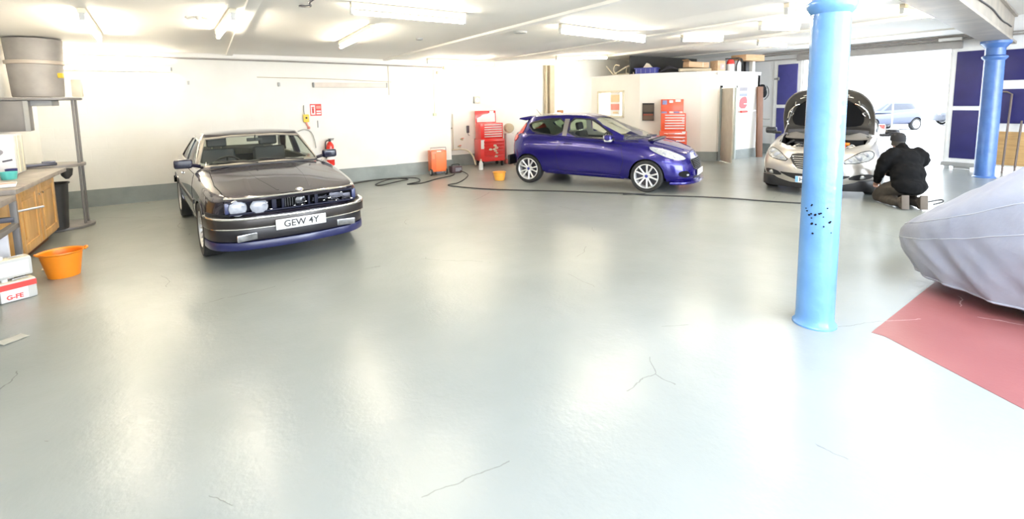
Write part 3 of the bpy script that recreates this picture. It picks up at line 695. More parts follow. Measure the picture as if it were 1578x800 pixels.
b = MB(); b.box((0, 0, .58), (.7, .5, 1.16), bev=.012); b.build('carcass', M['white_paint'], t_)
for s in (-1, 1):
    b = MB(); b.box((s * .17, -.255, .6), (.32, .016, 1.02), bev=.004); d_ = b.build('door', M['white_paint'], t_)
    b = MB(); b.box((s * .04, -.27, .62), (.015, .02, .12), bev=.003); b.build('handle', M['steel'], d_)

# ------------------------------------------------------------------ hoses and cables on the floor
pipe('floor_hose', [(2.55, 10.6, .012), (3.0, 10.75, .012), (3.5, 10.75, .012), (3.75, 10.45, .012), (3.4, 10.15, .03), (3.0, 10.0, .014), (2.95, 10.2, .012), (3.4, 10.55, .034), (3.9, 10.4, .03), (3.85, 10.0, .012), (3.5, 9.8, .012), (3.8, 9.75, .012), (4.3, 10.1, .012), (4.8, 10.35, .012), (4.98, 10.62, .02)], .011, M['rubber'], 'dark hose looped on the floor between the dark coupe and orange trolley', 'hose', 6)
pipe('floor_cable', [(5.16, 10.66, .06), (5.2, 10.4, .012), (5.05, 10.05, .012), (4.72, 9.6, .012), (4.40, 9.28, .012), (4.15, 9.18, .012), (4.25, 8.85, .012), (4.65, 8.2, .012), (5.5, 7.35, .012), (6.15, 6.65, .012), (6.45, 6.28, .02), (6.62, 6.02, .012), (7.38, 5.2, .012), (7.8, 4.5, .012), (8.12, 4.05, .012), (8.32, 3.86, .012)], .010, M['rubber'], 'long black cable snaking across the floor in front of the blue hatchback', 'cable', 6)
pipe('cable_end', [(6.3, 6.32, .02), (6.45, 6.18, .03), (6.62, 6.12, .02), (6.75, 6.2, .012)], .012, M['black'], 'short knot of black cable beneath the blue hatchback door', 'cable', 4)

# ------------------------------------------------------------------ things stored on the office roof
HZ = H + .036
def roof_thing(name, label, cat, x, y, rot=0, group=None): return thing(name, label, cat, (x, y, HZ), rot, group)
t_ = roof_thing('metal_frame', 'tangled cream metal frame at the left end of the office roof', 'frame', 10.64, 11.0, 1.55); t_.scale = (1.25, 1.0, 1.35)
b = MB(); b.tube([(-.5, -.1, .012), (-.4, -.1, .16), (-.3, -.1, .18), (-.26, -.1, .05), (-.36, -.1, .014)], .016, smooth=3); b.tube([(-.35, 0, .17), (.1, 0, .02), (.35, 0, .22)], .018); b.tube([(-.2, .1, .2), (-.05, .1, .22), (0, .1, .1), (-.1, .1, .02)], .015, smooth=3); b.build('tubing', M['cream'], t_)
t_ = roof_thing('folded_sheet', 'pale flat sheet lying at the far left of the office roof', 'sheet', 11.45, 11.2, .2)
b = MB(); b.box((0, 0, .03), (.6, .9, .05), bev=.012); b.box((.05, 0, .07), (.5, .7, .03), bev=.01, rot=.1); b.build('sheet', M['cream'], t_)
t_ = roof_thing('blue_crate', 'blue plastic crate with a pale lid heap on the office roof', 'crate', 10.86, 9.98, aoff)
b = MB(); b.prism([(-.30, -.19), (.30, -.19), (.30, .19), (-.30, .19)], 0, .15, bev=.012); b.box((0, 0, .145), (.66, .42, .03), bev=.008); b.build('crate', M['blue_plastic'], t_)
b = MB()
for i in range(5): b.box((-.26 + i * .13, -.196, .07), (.018, .012, .12), bev=.003)
b.build('rib', M['pale_blue'], t_)
b = MB(); b.prism([(-.1, .16), (.16, .16), (.06, .28), (.0, .30)], -.08, .08, T=rotm('X', PI / 2)); b.build('contents', M['cream'], t_)
t_ = roof_thing('black_tubing', 'heap of dark bent tubing between the crate and cardboard box on the office roof', 'tubing', 11.25, 9.42, aoff)
b = MB()
for k in range(5): b.tube([(-.35, .06 * k, .03 + .01 * k), (-.1, .05 * k, .12 + .02 * k), (.15, .04 * k, .10), (.36, .05 * k, .02)], .014, smooth=4)
b.build('tubing', M['dark_steel'], t_)
t_ = roof_thing('cardboard_box', 'long cardboard box lying above a rolled sheet on the office roof', 'box', 11.62, 8.90, -.35)
b = MB(); b.box((0, 0, .19), (.62, .30, .15), bev=.006, rot=rotm('Y', .04)); b.build('carton', M['card'], t_)
b = MB(); b.box((-.28, 0, .30), (.16, .28, .008), rot=rotm('Y', .5)); b.build('flap', M['card'], t_)
b = MB(); b.box((.12, -.153, .19), (.02, .004, .13)); b.build('tape', M['cream'], t_)
t_ = roof_thing('rolled_sheet', 'pale rolled sheet under the long cardboard box on the office roof', 'sheet', 11.53, 8.86, -.5)
b = MB(); b.tube([(-.45, 0, .052), (-.2, 0, .056), (.1, 0, .058), (.45, 0, .05)], .045, smooth=4, seg=10); b.build('roll', M['beige'], t_)
t_ = roof_thing('cardboard_box', 'square cardboard box between the long carton and red container on the office roof', 'box', 12.16, 8.60, -.1)
b = MB(); b.box((0, 0, .15), (.30, .26, .29), bev=.006); b.build('carton', M['card'], t_)
b = MB(); b.box((.03, -.132, .13), (.16, .004, .16)); b.build('printed_panel', mat('greyed_card', (.50, .40, .38)), t_)
b = MB(); b.lathe([(.03, 0), (.03, .004)], tr(.05, -.134, .14) @ rotm('X', PI / 2), 16); b.build('disc', M['paper'], t_)
def canister(label, x, mtop, mbody, h):
    t_ = roof_thing('plastic_container', label, 'container', x, 8.52)
    b = MB(); b.lathe([(.09, 0), (.10, .02), (.10, h * .62), (.075, h * .8), (.05, h * .85)], seg=20); b.build('body', mbody, t_)
    b = MB(); b.lathe([(.095, h * .60), (.105, h * .66), (.09, h * .88), (.06, h)], seg=20); b.build('lid', mtop, t_)
canister('red topped white container in the middle of the stored office roof things', 12.62, M['red_print'], M['paper'], .34)
canister('all white container wrapped in black cable on the office roof', 12.94, M['paper'], M['paper'], .32)
pipe('cable_coil', [(12.78, 8.44, HZ + .02), (12.76, 8.42, HZ + .2), (12.86, 8.40, HZ + .36), (12.94, 8.38, HZ + .34), (12.985, 8.38, HZ + .18), (12.99, 8.39, HZ + .016), (13.02, 8.40, HZ + .2), (12.92, 8.38, HZ + .31), (12.84, 8.40, HZ + .38), (12.7, 8.5, HZ + .37), (12.5, 8.6, HZ + .36)], .016, M['rubber'], 'black cable looped over the white container on the office roof', 'cable', 5)
t_ = roof_thing('black_post', 'black upright case under the plank end on the office roof', 'case', 13.3, 8.5)
b = MB(); b.box((0, 0, .15), (.16, .14, .30), bev=.012); b.build('case', M['black'], t_)
t_ = roof_thing('white_post', 'white short post at the right corner of the office roof', 'post', 13.56, 8.46)
b = MB(); b.box((0, 0, .155), (.12, .12, .31), bev=.006); b.build('post', M['white_paint'], t_)
b = MB(); b.box((0, 0, 0), (.78, .5, .17), bev=.006, rot=-.1); o = b.build('wooden_plank', M['board']); o.location = (13.4, 8.5, HZ + .40); tag(o, 'thick tan chipboard slab laid across the post and case on the office roof', 'board')
# ------------------------------------------------------------------ office front things
def ex(t_):
    pc(t_, 'print', (0, .245), (.36, .10), M['pale_grey']); pc(t_, 'print', (0, .16), (.36, .07), M['paper']); pc(t_, 'print', (0, .085), (.36, .08), M['pale_blue'])
    b = MB(); b.prism(chaikin([(-.18, -.30), (.18, -.30), (.18, .02), (.04, .04), (-.1, -.0), (-.18, -.08)], 1), 0, .004, T=tr(0, -.004, 0) @ rotm('X', PI / 2)); b.build('print', M['pink_print'], t_)
    pc(t_, 'print', (.09, -.17), (.12, .03), M['paper'], -.011)
flat_sign('poster', 'red white and grey poster on the office wall right of the open door', 'poster', (12.92, 8.29, 1.72), 0, .40, .64, M['paper'], extra=ex)
t_ = thing('warning_rod', 'red and white rod fixed on the office wall below the red poster', 'rod', (12.85, 8.22, 1.335))
b = MB(); b.cyl((-.12, 0, 0), (.16, 0, 0), .030, seg=14); b.build('grip', M['red_print'], t_)
b = MB(); b.cyl((.16, 0, 0), (.56, 0, .02), .018, seg=12); b.build('rod', M['white_paint'], t_)
b = MB(); b.box((0, .035, 0), (.05, .06, .05), bev=.006); b.build('wall_mount', M['grey_paint'], t_)
pb = Vector((10.65, 10.05, 0)) + (Vector((11.5, 8.6, 0)) - Vector((10.65, 10.05, 0))) * .03
def ex(t_):
    pc(t_, 'print', (0, .10), (.30, .20), mat('poster_dark', (.09, .07, .055))); pc(t_, 'print', (0, -.08), (.28, .05), mat('poster_red', (.25, .06, .04))); pc(t_, 'print', (0, -.17), (.30, .12), mat('poster_brown', (.12, .08, .06)))
flat_sign('poster', 'dark brown poster on the white office wall left of the orange red cabinet', 'poster', (10.74, 9.80, 1.36), aoff, .33, .50, M['black'], extra=ex)
b = MB(); b.box((0, 0, 1.02), (.20, .05, 2.04), bev=.006); o = b.build('timber_plank', M['plank']); o.location = (13.55, 8.13, 0.0); o.rotation_euler = (-.05, .015, -.25); tag(o, 'tall dark brown plank leaning upright right of the office corner', 'plank')
t_ = thing('hanging_bag', 'black bag hanging over the top of the tall brown plank', 'bag', (13.93, 8.36, 1.98))
b = MB(); b.ball((0, 0, 0), .17, (1.2, .5, .62), 20); b.ball((.12, 0, -.12), .13, (.9, .5, 1.1), 16); b.ball((-.15, 0, .05), .10, (1.3, .5, .6), 14); b.ball((.02, 0, .08), .10, (1.4, .5, .5), 14); b.build('bag', M['dark'], t_)
b = MB(); b.tube([(.16, -.05, .08), (.26, -.05, -.02), (.26, -.05, -.2), (.1, -.04, -.32)], .012, smooth=4); b.build('strap', M['black'], t_)
for i, z in enumerate((1.05, .82)):
    b = MB(); b.tube([(14.25, 9.3, z), (XR - .04, 9.0, z), (XR - .04, 8.62, z)], .015); tag(b.build('wall_pipe', M['lgrey']), ['upper', 'lower'][i] + ' grey pipe on the white brick wall behind the brown plank', 'pipe')
# metal poles by the blue doors
for i, (y, z1, l) in enumerate([(3.27, 1.72, 'tall rusty hooked pole leaning on the plywood door panel'), (3.08, 1.15, 'shorter plain pole leaning on the plywood door panel')]):
    b = MB(); pts = [(XR - .20, y, 0), (XR - .10, y - .02, z1)] + ([(XR - .12, y + .06, z1 + .05), (XR - .16, y + .2, z1 + .06)] if i == 0 else [])
    b.tube(pts, .02, smooth=0); tag(b.build('steel_pole', mat('rusty', (.16, .12, .10), rough=.6)), l, 'pole')

# ------------------------------------------------------------------ left hand side: extractor, rack, benches
t_ = thing('extractor_drum', 'large grey metal extractor drum hanging from the ceiling at far left', 'extractor', (-2.0, 9.5, 1.88))
b = MB(); b.lathe([(.270, .0), (.275, .02), (.298, .46)], seg=48); b.build('lower_section', M['galv'], t_)
b = MB(); b.lathe([(.296, .45), (.318, .455), (.320, .50), (.300, .505)], seg=48); b.build('band', mat('band_tan', (.50, .43, .36), rough=.5, metal=.2), t_)
b = MB(); b.lathe([(.297, .50), (.312, .80)], seg=48); b.build('upper_section', M['galv'], t_)
b = MB(); b.box((.278, -.13, .30), (.04, .07, .07), rot=-.4, bev=.01); b.build('sticker', M['yellow'], t_)
b = MB(); b.box((.40, .12, .13), (.12, .10, .26), bev=.015); b.build('junction_box', M['cream'], t_)
# curved rack
M['rack_grey'] = mat('rack_grey', (.20, .19, .185), rough=.45, metal=.2)
t_ = thing('curved_rack', 'round fronted grey metal rack with two slim posts under the extractor drum', 'rack', (-1.95, 9.32, 0))
def dshape(w, d, n=18): return [(-w, d)] + [(w_ * 1.0, y_) for w_, y_ in [(.42 * math.cos(a) + .02, .34 * math.sin(a)) for a in [PI / 2 - PI * k / n for k in range(n + 1)]]] + [(-w, -d)]
b = MB(); b.prism(dshape(.38, .34), 1.83, 1.865, bev=.006); b.build('top_plate', M['rack_grey'], t_)
b = MB(); b.prism([(x * .92, y * .92) for x, y in dshape(.38, .34)], .885, .925, bev=.006); b.build('shelf', mat('rack_shelf', (.22, .20, .185), rough=.4), t_)
b = MB(); b.prism(dshape(.0, .34), .0, .035, bev=.006); b.build('base', M['rack_grey'], t_)
for y in (-.06, .14):
    b = MB(); b.cyl((.34, y, .03), (.34, y, 1.84), .016, seg=10); b.build('post', M['rack_grey'], t_)
b = MB(); b.box((-.10, 0, 1.79), (.5, .40, .08), bev=.01); b.build('under_rail', M['grey_paint'], t_)
b = MB(); b.box((-.22, -.22, 1.62), (.30, .20, .41), bev=.012); lg = b.build('support_leg', M['rack_grey'], t_)
b = MB(); b.box((-.09, -.325, 1.62), (.05, .012, .41)); b.build('flange', M['grey_paint'], lg)
t_ = thing('small_pot', 'small dark pot hanging under the rack shelf above the black bin', 'pot', (-1.72, 9.06, .73))
b = MB(); b.lathe([(.02, 0), (.06, .05), (.075, .14), (.07, .145), (.055, .06)], seg=18); b.build('pot', M['bin'], t_)
b = MB(); b.cyl((0, 0, .13), (0, 0, .148), .05); b.build('rim', M['black'], t_)
t_ = thing('flat_tool', 'grey flat tool lying on the rack shelf by the worktop', 'tool', (-2.0, 9.08, .926))
b = MB(); b.box((0, 0, .02), (.36, .12, .04), bev=.012, rot=.5); b.box((.1, .02, .05), (.14, .07, .03), bev=.01, rot=.3); b.build('tool', M['dark_steel'], t_)
# bin
t_ = thing('waste_bin', 'black waste bin standing between the cupboards and the curved rack', 'bin', (-1.92, 9.06, .036))
b = MB(); b.prism(chaikin([(-.16, -.16), (.16, -.16), (.16, .16), (-.16, .16)], 2), 0, .02)
n = 32
b.grid(lambda i, j: Vector((([.155, .19, .195, .18, .150][j]) * math.copysign(abs(math.cos(2 * PI * i / n)) ** .5, math.cos(2 * PI * i / n)), ([.155, .19, .195, .18, .150][j]) * math.copysign(abs(math.sin(2 * PI * i / n)) ** .5, math.sin(2 * PI * i / n)), [0, .62, .64, .63, .02][j])), n, 5, True)
b.build('bin', M['bin'], t_)
b = MB(); b.tube([(.2 * math.copysign(abs(math.cos(2 * PI * i / n)) ** .5, math.cos(2 * PI * i / n)), .2 * math.copysign(abs(math.sin(2 * PI * i / n)) ** .5, math.sin(2 * PI * i / n)), .632) for i in range(n)], .010, closed=True); b.build('rim', M['black'], t_)
# cupboards with worktop
t_ = thing('cupboard_unit', 'low wooden cupboard unit with two panelled doors under the worktop', 'cupboard', (-2.05, 7.82, 0))
b = MB(); b.box((-.01, 0, .49), (.54, 1.56, .76), bev=.004); b.build('carcass', M['oak'], t_)
b = MB(); b.box((-.05, 0, .06), (.44, 1.5, .12)); b.build('plinth', M['plank'], t_)
for y in (-.38, .38):
    b = MB(); b.box((.272, y, .50), (.022, .70, .72), bev=.004)
    d_ = b.build('door', M['oak'], t_)
    b = MB()
    for s in (-1, 1):
        b.box((.288, y + s * .30, .50), (.014, .09, .70), bev=.005); b.box((.288, y, .50 + s * .305), (.014, .505, .09), bev=.005)
    b.box((.286, y, .50), (.012, .40, .42), bev=.005); b.build('panel_moulding', M['oak'], d_)
    b = MB(); b.lathe([(.010, 0), (.010, .012), (.016, .016), (.016, .026), (.008, .03)], tr(.294, y + (-.30 if y > 0 else .30), .72) @ rotm('Y', PI / 2), 14); b.build('knob', M['chrome'], d_)
b = MB(); b.box((0, 0, 0), (.70, 2.05, .05), bev=.006); o = b.build('worktop', M['worktop']); o.location = (-1.99, 7.62, .905); tag(o, 'mottled grey worktop over the wooden cupboards', 'worktop')
# white appliance
t_ = thing('water_heater', 'white box appliance with a sticker standing on the worktop', 'appliance', (-2.16, 8.30, .931))
b = MB(); b.box((0, 0, .24), (.34, .34, .48), bev=.01); b.build('case', mat('appliance_white', (.66, .66, .70), rough=.4), t_)
b = MB(); b.box((.175, 0, .24), (.012, .30, .45), bev=.004); b.build('door', mat('appliance_beige', (.58, .57, .50), rough=.45), t_)
b = MB()
for k in (-.08, .07): b.box((.184, k, .24), (.01, .03, .44), bev=.003)
b.build('rib', M['cream'], t_)
b = MB(); b.prism(chaikin([(-.10, -.02), (.02, -.05), (.10, .0), (.08, .05), (-.06, .06)]), 0, .003, T=tr(-.02, -.171, .26) @ rotm('X', PI / 2)); b.build('sticker', M['pale_grey'], t_)
b = MB(); b.box((.10, -.172, .17), (.09, .004, .02), rot=rotm('Y', -.2)); b.build('logo_strip', M['dark_steel'], t_)
def cup(name, label, loc, r, h, m):
    t_ = thing(name, label, 'cup', loc)
    b = MB(); b.lathe([(r * .8, 0), (r * .85, .004), (r, h), (r * .93, h), (r * .78, .01)], seg=20, cap=True); b.build('cup', m, t_)
    b = MB(); b.tube([(0, r * .9, h * .8), (0, r * 1.5, h * .7), (0, r * 1.5, h * .35), (0, r * .85, h * .25)], .007, smooth=4); b.build('handle', m, t_)
cup('mug', 'teal green mug on the worktop in front of the white appliance', (-1.93, 7.60, .931), .075, .085, M['teal'])
cup('mug', 'dark blue mug on the worktop right beside the teal mug', (-1.97, 7.86, .931), .055, .095, mat('mug_navy', (.03, .03, .14), rough=.3))
t_ = thing('cloth_pad', 'folded red and white cloth lying on the near end of the worktop', 'cloth', (-1.85, 6.95, .931))
b = MB(); b.box((0, 0, .012), (.26, .3, .022), bev=.008, rot=.2); b.build('cloth', M['paper'], t_)
b = MB(); b.box((.02, 0, .026), (.22, .1, .008), bev=.003, rot=.2); b.build('stripe', M['salmon'], t_)
t_ = thing('brown_jar', 'small brown jar on the worktop behind the teal mug', 'jar', (-2.12, 7.62, .931))
b = MB(); b.lathe([(.05, 0), (.055, .02), (.055, .09), (.035, .12)], seg=18); b.build('jar', mat('jar_brown', (.45, .20, .10)), t_)
b = MB(); b.lathe([(.04, .115), (.04, .14)], seg=16); b.build('lid', M['cream'], t_)
# steel bench in the foreground
t_ = thing('steel_bench', 'grey steel workbench frame at the left edge in front of the cupboards', 'workbench', (-2.0, 5.95, 0))
b = MB(); b.box((0, .05, .85), (.70, 1.25, .06), bev=.006); b.build('bench_top', M['worktop'], t_)
for sy in (-1, 1):
    for sx in (-1, 1):
        b = MB(); b.box((sx * .33, .05 + sy * .59, .41), (.05, .05, .82), bev=.004)
        lg = b.build('leg', M['dark_steel'] if sx * sy < 0 else M['rack_grey'], t_)
        b = MB(); b.lathe([(.012, 0), (.014, .008)], tr(sx * .33, .05 + sy * .59 + .0, .18) @ rotm('Y', PI / 2) @ tr(0, 0, .024), 10); b.build('bolt', M['steel'], lg)
b = MB(); b.box((.33, .05, .58), (.05, 1.2, .05), bev=.004); b.build('front_rail', M['rack_grey'], t_)
b = MB(); b.box((0, .63, .64), (.66, .05, .05), bev=.004); b.build('end_rail', M['dark_steel'], t_)
b = MB(); b.cyl((.30, .68, .70), (.52, .78, .72), .012, seg=10); b.build('pull_rod', M['steel'], t_)
t_ = thing('stained_sheet', 'white stained sheet standing under the steel bench', 'panel', (-1.90, 6.42, 0))
b = MB(); b.box((0, 0, .28), (.42, .03, .54), bev=.004); b.build('sheet', mat('sheet_white', (.68, .68, .72)), t_)
rs = random.Random(5)
for k in range(4):
    b = MB(); w_ = .012 + .01 * rs.random(); h_ = .06 + .12 * rs.random(); b.prism(chaikin([(-w_, 0), (w_, 0), (w_ * .4, h_), (-w_ * .3, h_)], 2), 0, .002, T=tr(.14 + .05 * rs.random() - k * .02, -.016, .10) @ rotm('X', PI / 2)); b.build('red_stain', M['salmon'], t_)
# paint tins
def tin(label, loc, rot, fn, h=.175):
    t_ = thing('paint_tin', label, 'tin', loc, rot, 'rectangular tins under the steel bench')
    b = MB(); b.box((0, 0, h / 2), (.25, .13, h), bev=.016); b.build('body', M['lgrey'], t_)
    b = MB(); b.box((0, 0, h), (.235, .12, .012), bev=.005); b.build('lid', M['cream'], t_)
    b = MB(); b.lathe([(.022, 0), (.022, .022), (.018, .025)], tr(-.07, 0, h + .006), 14); b.build('cap', M['paper'], t_)
    b = MB(); b.tube([(-.02, 0, h + .006), (0, 0, h + .012), (.07, 0, h + .012), (.09, 0, h + .006)], .006); b.build('handle', M['steel'], t_)
    fn(t_, h); return t_
def lo(t_, h):
    pc(t_, 'red_band', (0, h * .80), (.245, .05), M['red_print'], -.066); pc(t_, 'label', (-.03, h * .36), (.18, .10), M['paper'], -.066)
    b = MB(); text_into(b, 'G-FE', tr(-.03, -.069, h * .25) @ rotm('X', PI / 2), .055, .001, bold=.002); b.build('lettering', M['red_print'], t_)
def hi(t_, h): pc(t_, 'label', (0, h * .50), (.20, .12), M['paper'], -.066)
tin('red banded paint tin at the bottom of the stack by the bench leg', (-1.575, 6.02, 0), .5, lo)
tin('white labelled tin stacked on top of the red banded tin', (-1.60, 6.06, .205), .5, hi, .165)
# floor litter
t_ = thing('paper_scrap', 'crumpled pale yellow paper scrap on the floor by the bench leg', 'paper', (-1.53, 6.95, .0))
b = MB(); b.grid(lambda i, j: Vector((i * .02 - .07, j * .02 - .05, .012 + .018 * abs(noise.noise(Vector((i * .9, j * .8, 0)))))), 8, 6); b.build('scrap', mat('scrap', (.62, .58, .40)), t_, solid=.002)
t_ = thing('paper_scrap', 'pale grey paper scrap lying on the floor at the left edge below the tins', 'paper', (-1.35, 4.95, .0), .7)
b = MB(); b.grid(lambda i, j: Vector((i * .022 - .08, j * .022 - .06, .006 + .010 * abs(noise.noise(Vector((i * .7, j * .9, 3)))))), 8, 6); b.build('scrap', mat('scrap_grey', (.45, .45, .40)), t_, solid=.002)
# ------------------------------------------------------------------ car building kit
def eval_mesh(o):
    dg = bpy.context.evaluated_depsgraph_get(); dg.update()
    return bpy.data.meshes.new_from_object(o.evaluated_get(dg))
def tmp_obj(bm, name='tmp', m=None):
    bmesh.ops.recalc_face_normals(bm, faces=bm.faces)
    me = bpy.data.meshes.new(name); bm.to_mesh(me); bm.free()
    if m: me.materials.append(m)
    return link(bpy.data.objects.new(name, me))
def drop(*os_):
    for o in os_:
        me = o.data; bpy.data.objects.remove(o); bpy.data.meshes.remove(me)
def cut(o, cutters, op='DIFFERENCE'):
    for c in cutters:
        md = o.modifiers.new('b', 'BOOLEAN'); md.operation = op; md.solver = 'EXACT'; md.object = c; md.material_mode = 'TRANSFER'
    me = eval_mesh(o); o.modifiers.clear(); old = o.data; o.data = me; bpy.data.meshes.remove(old); drop(*cutters)
def bvh_of(o):
    me = o.data; return BVHTree.FromPolygons([v.co for v in me.vertices], [tuple(p.vertices) for p in me.polygons])

def loft_body(rows, R=.5, ex=2.6, sub=1):
    """rows: list of dicts x0 (tail), x1 (nose), y, z = functions of x; first and last rows lie on the centre line"""
    Ls = [0, .004, .016, .04, .08, .14, .22, .32, .45]
    L_ = rows[4]['x1'] - rows[4]['x0']
    ss = Ls[:] + [.45 + (L_ - .9) * k / 22 for k in range(1, 22)] + [L_ - s for s in Ls[::-1]]
    bm = bmesh.new(); G = {}
    for side in (1, -1):
        for i, s in enumerate(ss):
            sf = min(s, L_ - s); e = (1 - (1 - min(1, sf / R)) ** ex) ** (1 / ex)
            for k, r in enumerate(rows):
                x = r['x0'] + (r['x1'] - r['x0']) * s / L_
                y = r['y'](x) * e * side
                key = (i, k, side if abs(y) > 1e-5 else 0)
                if key not in G: G[key] = bm.verts.new((x, y if key[2] else 0, r['z'](x)))
    g = lambda i, k, sd: G.get((i, k, sd)) or G[(i, k, 0)]
    for side in (1, -1):
        for i in range(len(ss) - 1):
            for k in range(len(rows) - 1):
                q = []
                for v in (g(i, k, side), g(i + 1, k, side), g(i + 1, k + 1, side), g(i, k + 1, side)):
                    if v not in q: q.append(v)
                if len(q) >= 3:
                    try: bm.faces.new(q)
                    except ValueError: pass
    bmesh.ops.dissolve_degenerate(bm, dist=1e-5, edges=bm.edges[:])
    o = tmp_obj(bm, 'body')
    if sub:
        md = o.modifiers.new('s', 'SUBSURF'); md.levels = sub; md.render_levels = sub
        me = eval_mesh(o); o.modifiers.clear(); old = o.data; o.data = me; bpy.data.meshes.remove(old)
    return o

def greenhouse(g, inset=0.0, zlow=0.0, N=72):
    bm = bmesh.new(); lam = [0, .2, .4, .6, .78, .9, .97, 1.0]
    wl = pchip([(a, b) for a, b in g['w']]); zr = g['zr']; z0 = g['z0'] - zlow; n = g.get('n', 5.0)
    rings = []
    def ring(xf, xr, w, zf):
        cx, a = (xf + xr) / 2, (xf - xr) / 2; out = []
        for k in range(N):
            th = 2 * PI * (k + .5) / N; c, s = math.cos(th), math.sin(th)
            x = cx + a * math.copysign(abs(c) ** (2 / n), c); y = w * math.copysign(abs(s) ** (2 / n), s)
            out.append(bm.verts.new((x, y, zf(x, y))))
        return out
    for l in lam:
        lf = l + (g['z0'] - z0) * 0
        xf = g['xf'][0] + (g['xf'][1] - g['xf'][0]) * l - inset; xr = g['xr'][0] + (g['xr'][1] - g['xr'][0]) * l + inset
        rings.append(ring(xf, xr, wl(l) - inset, lambda x, y, l=l: z0 + (zr(x) - inset - z0) * l))
    xf, xr, w = g['xf'][1] - inset, g['xr'][1] + inset, wl(1) - inset
    for k in (.95, .8, .55, .25):
        mx = (xf + xr) / 2
        rings.append(ring(mx + (xf - mx) * k, mx + (xr - mx) * k, w * k, lambda x, y, k=k: zr(x) - inset + g['crown'] * (1 - k * k)))
    for a, b in zip(rings[:-1], rings[1:]):
        for k in range(N): bm.faces.new((a[k], a[(k + 1) % N], b[(k + 1) % N], b[k]))
    bm.faces.new(rings[0][::-1]); bm.faces.new(rings[-1])
    return tmp_obj(bm, 'greenhouse')

AX = {'x': (1, 2, 0), 'y': (0, 2, 1), 'z': (0, 1, 2)}
def P3(axis, a, b, c):
    i, j, k = AX[axis]; v = [0, 0, 0]; v[i], v[j], v[k] = a, b, c; return Vector(v)
def prism_cut(poly, axis, c0, c1, m=None):
    bm = bmesh.new(); A = [bm.verts.new(P3(axis, a, b, c0)) for a, b in poly]; B = [bm.verts.new(P3(axis, a, b, c1)) for a, b in poly]
    n = len(poly); bm.faces.new(A[::-1]); bm.faces.new(B)
    for i in range(n): bm.faces.new((A[i], A[(i + 1) % n], B[(i + 1) % n], B[i]))
    return tmp_obj(bm, 'cut', m)
def project(bvh, bm, axis, sign, off, thick, far=6.0):
    i, j, k = AX[axis]; D = P3(axis, 0, 0, -sign); last = 0.0
    cache = []
    for v in bm.verts:
        a, b = v.co.x, v.co.y
        h = bvh.ray_cast(P3(axis, a, b, sign * far), D)
        if h[0] is None:
            h = bvh.find_nearest(P3(axis, a, b, sign * .8))
        n = h[1].copy()
        if n[k] * sign < 0: n = -n
        cache.append((v, h[0].copy(), n))
    bm.normal_update()
    outer = {}; inner = {}
    t = bmesh.new()
    for v, p, n in cache:
        outer[v] = t.verts.new(p + n * off); inner[v] = t.verts.new(p + n * (off - thick))
    for f in bm.faces:
        t.faces.new([outer[v] for v in f.verts]); t.faces.new([inner[v] for v in f.verts][::-1])
    for e in bm.edges:
        if len(e.link_faces) == 1:
            a, b = e.verts; t.faces.new((outer[a], outer[b], inner[b], inner[a]))
    bmesh.ops.recalc_face_normals(t, faces=t.faces)
    return t
def patch(bvh, poly, axis, sign, off=.003, thick=.008, step=.06):
    bm = bmesh.new(); bm.faces.new([bm.verts.new((a, b, 0)) for a, b in poly])
    for ax in (0, 1):
        lo = min(p[ax] for p in poly); hi = max(p[ax] for p in poly); n = max(1, int((hi - lo) / step))
        for q in range(1, n):
            no = Vector((1, 0, 0)) if ax == 0 else Vector((0, 1, 0))
            bmesh.ops.bisect_plane(bm, geom=bm.verts[:] + bm.edges[:] + bm.faces[:], plane_co=no * (lo + (hi - lo) * q / n), plane_no=no, dist=1e-6)
    t = project(bvh, bm, axis, sign, off, thick); bm.free(); return t
def resample(poly, step):
    out = []
    for i in range(len(poly)):
        a, b = Vector(poly[i]), Vector(poly[(i + 1) % len(poly)]); n = max(1, int((b - a).length / step))
        out += [tuple(a.lerp(b, q / n)) for q in range(n)]
    return out
def offset_poly(poly, d):
    n = len(poly); ar = sum(poly[i][0] * poly[(i + 1) % n][1] - poly[(i + 1) % n][0] * poly[i][1] for i in range(n)); sg = 1 if ar > 0 else -1
    out = []
    for i in range(n):
        a, b, c = Vector(poly[i - 1]), Vector(poly[i]), Vector(poly[(i + 1) % n])
        n0 = Vector(((b - a).y, -(b - a).x)); n1 = Vector(((c - b).y, -(c - b).x))
        if n0.length: n0.normalize()
        if n1.length: n1.normalize()
        m_ = n0 + n1
        m_ = m_.normalized() / max(.45, math.sqrt(max(.01, (1 + n0.dot(n1)) / 2))) if m_.length > 1e-6 else n0
        out.append(tuple(b + m_ * d * sg))
    return out
def ring_patch(bvh, poly, d_out, axis, sign, off=.004, thick=.01, step=.06, closed=True):
    p = resample(poly, step); q = offset_poly(p, d_out)
    bm = bmesh.new(); A = [bm.verts.new((*a, 0)) for a in p]; B = [bm.verts.new((*b, 0)) for b in q]; n = len(p)
    for i in range(n if closed else n - 1): bm.faces.new((A[i], A[(i + 1) % n], B[(i + 1) % n], B[i]))
    t = project(bvh, bm, axis, sign, off, thick); bm.free(); return t
def strip_poly(pts, w):
    """thin polygon following a 2D polyline"""
    P = [Vector(p) for p in pts]; L_, R_ = [], []
    for i, p in enumerate(P):
        d = (P[min(i + 1, len(P) - 1)] - P[max(i - 1, 0)]).normalized(); n = Vector((-d.y, d.x)); L_.append(tuple(p + n * w / 2)); R_.append(tuple(p - n * w / 2))
    return L_ + R_[::-1]
def add(bms, name, m, parent, ang=35):
    b = MB(); b.bm.free(); b.bm = bmesh.new()
    for t in (bms if isinstance(bms, list) else [bms]): b.merge(t)
    return b.build(name, m, parent, ang)
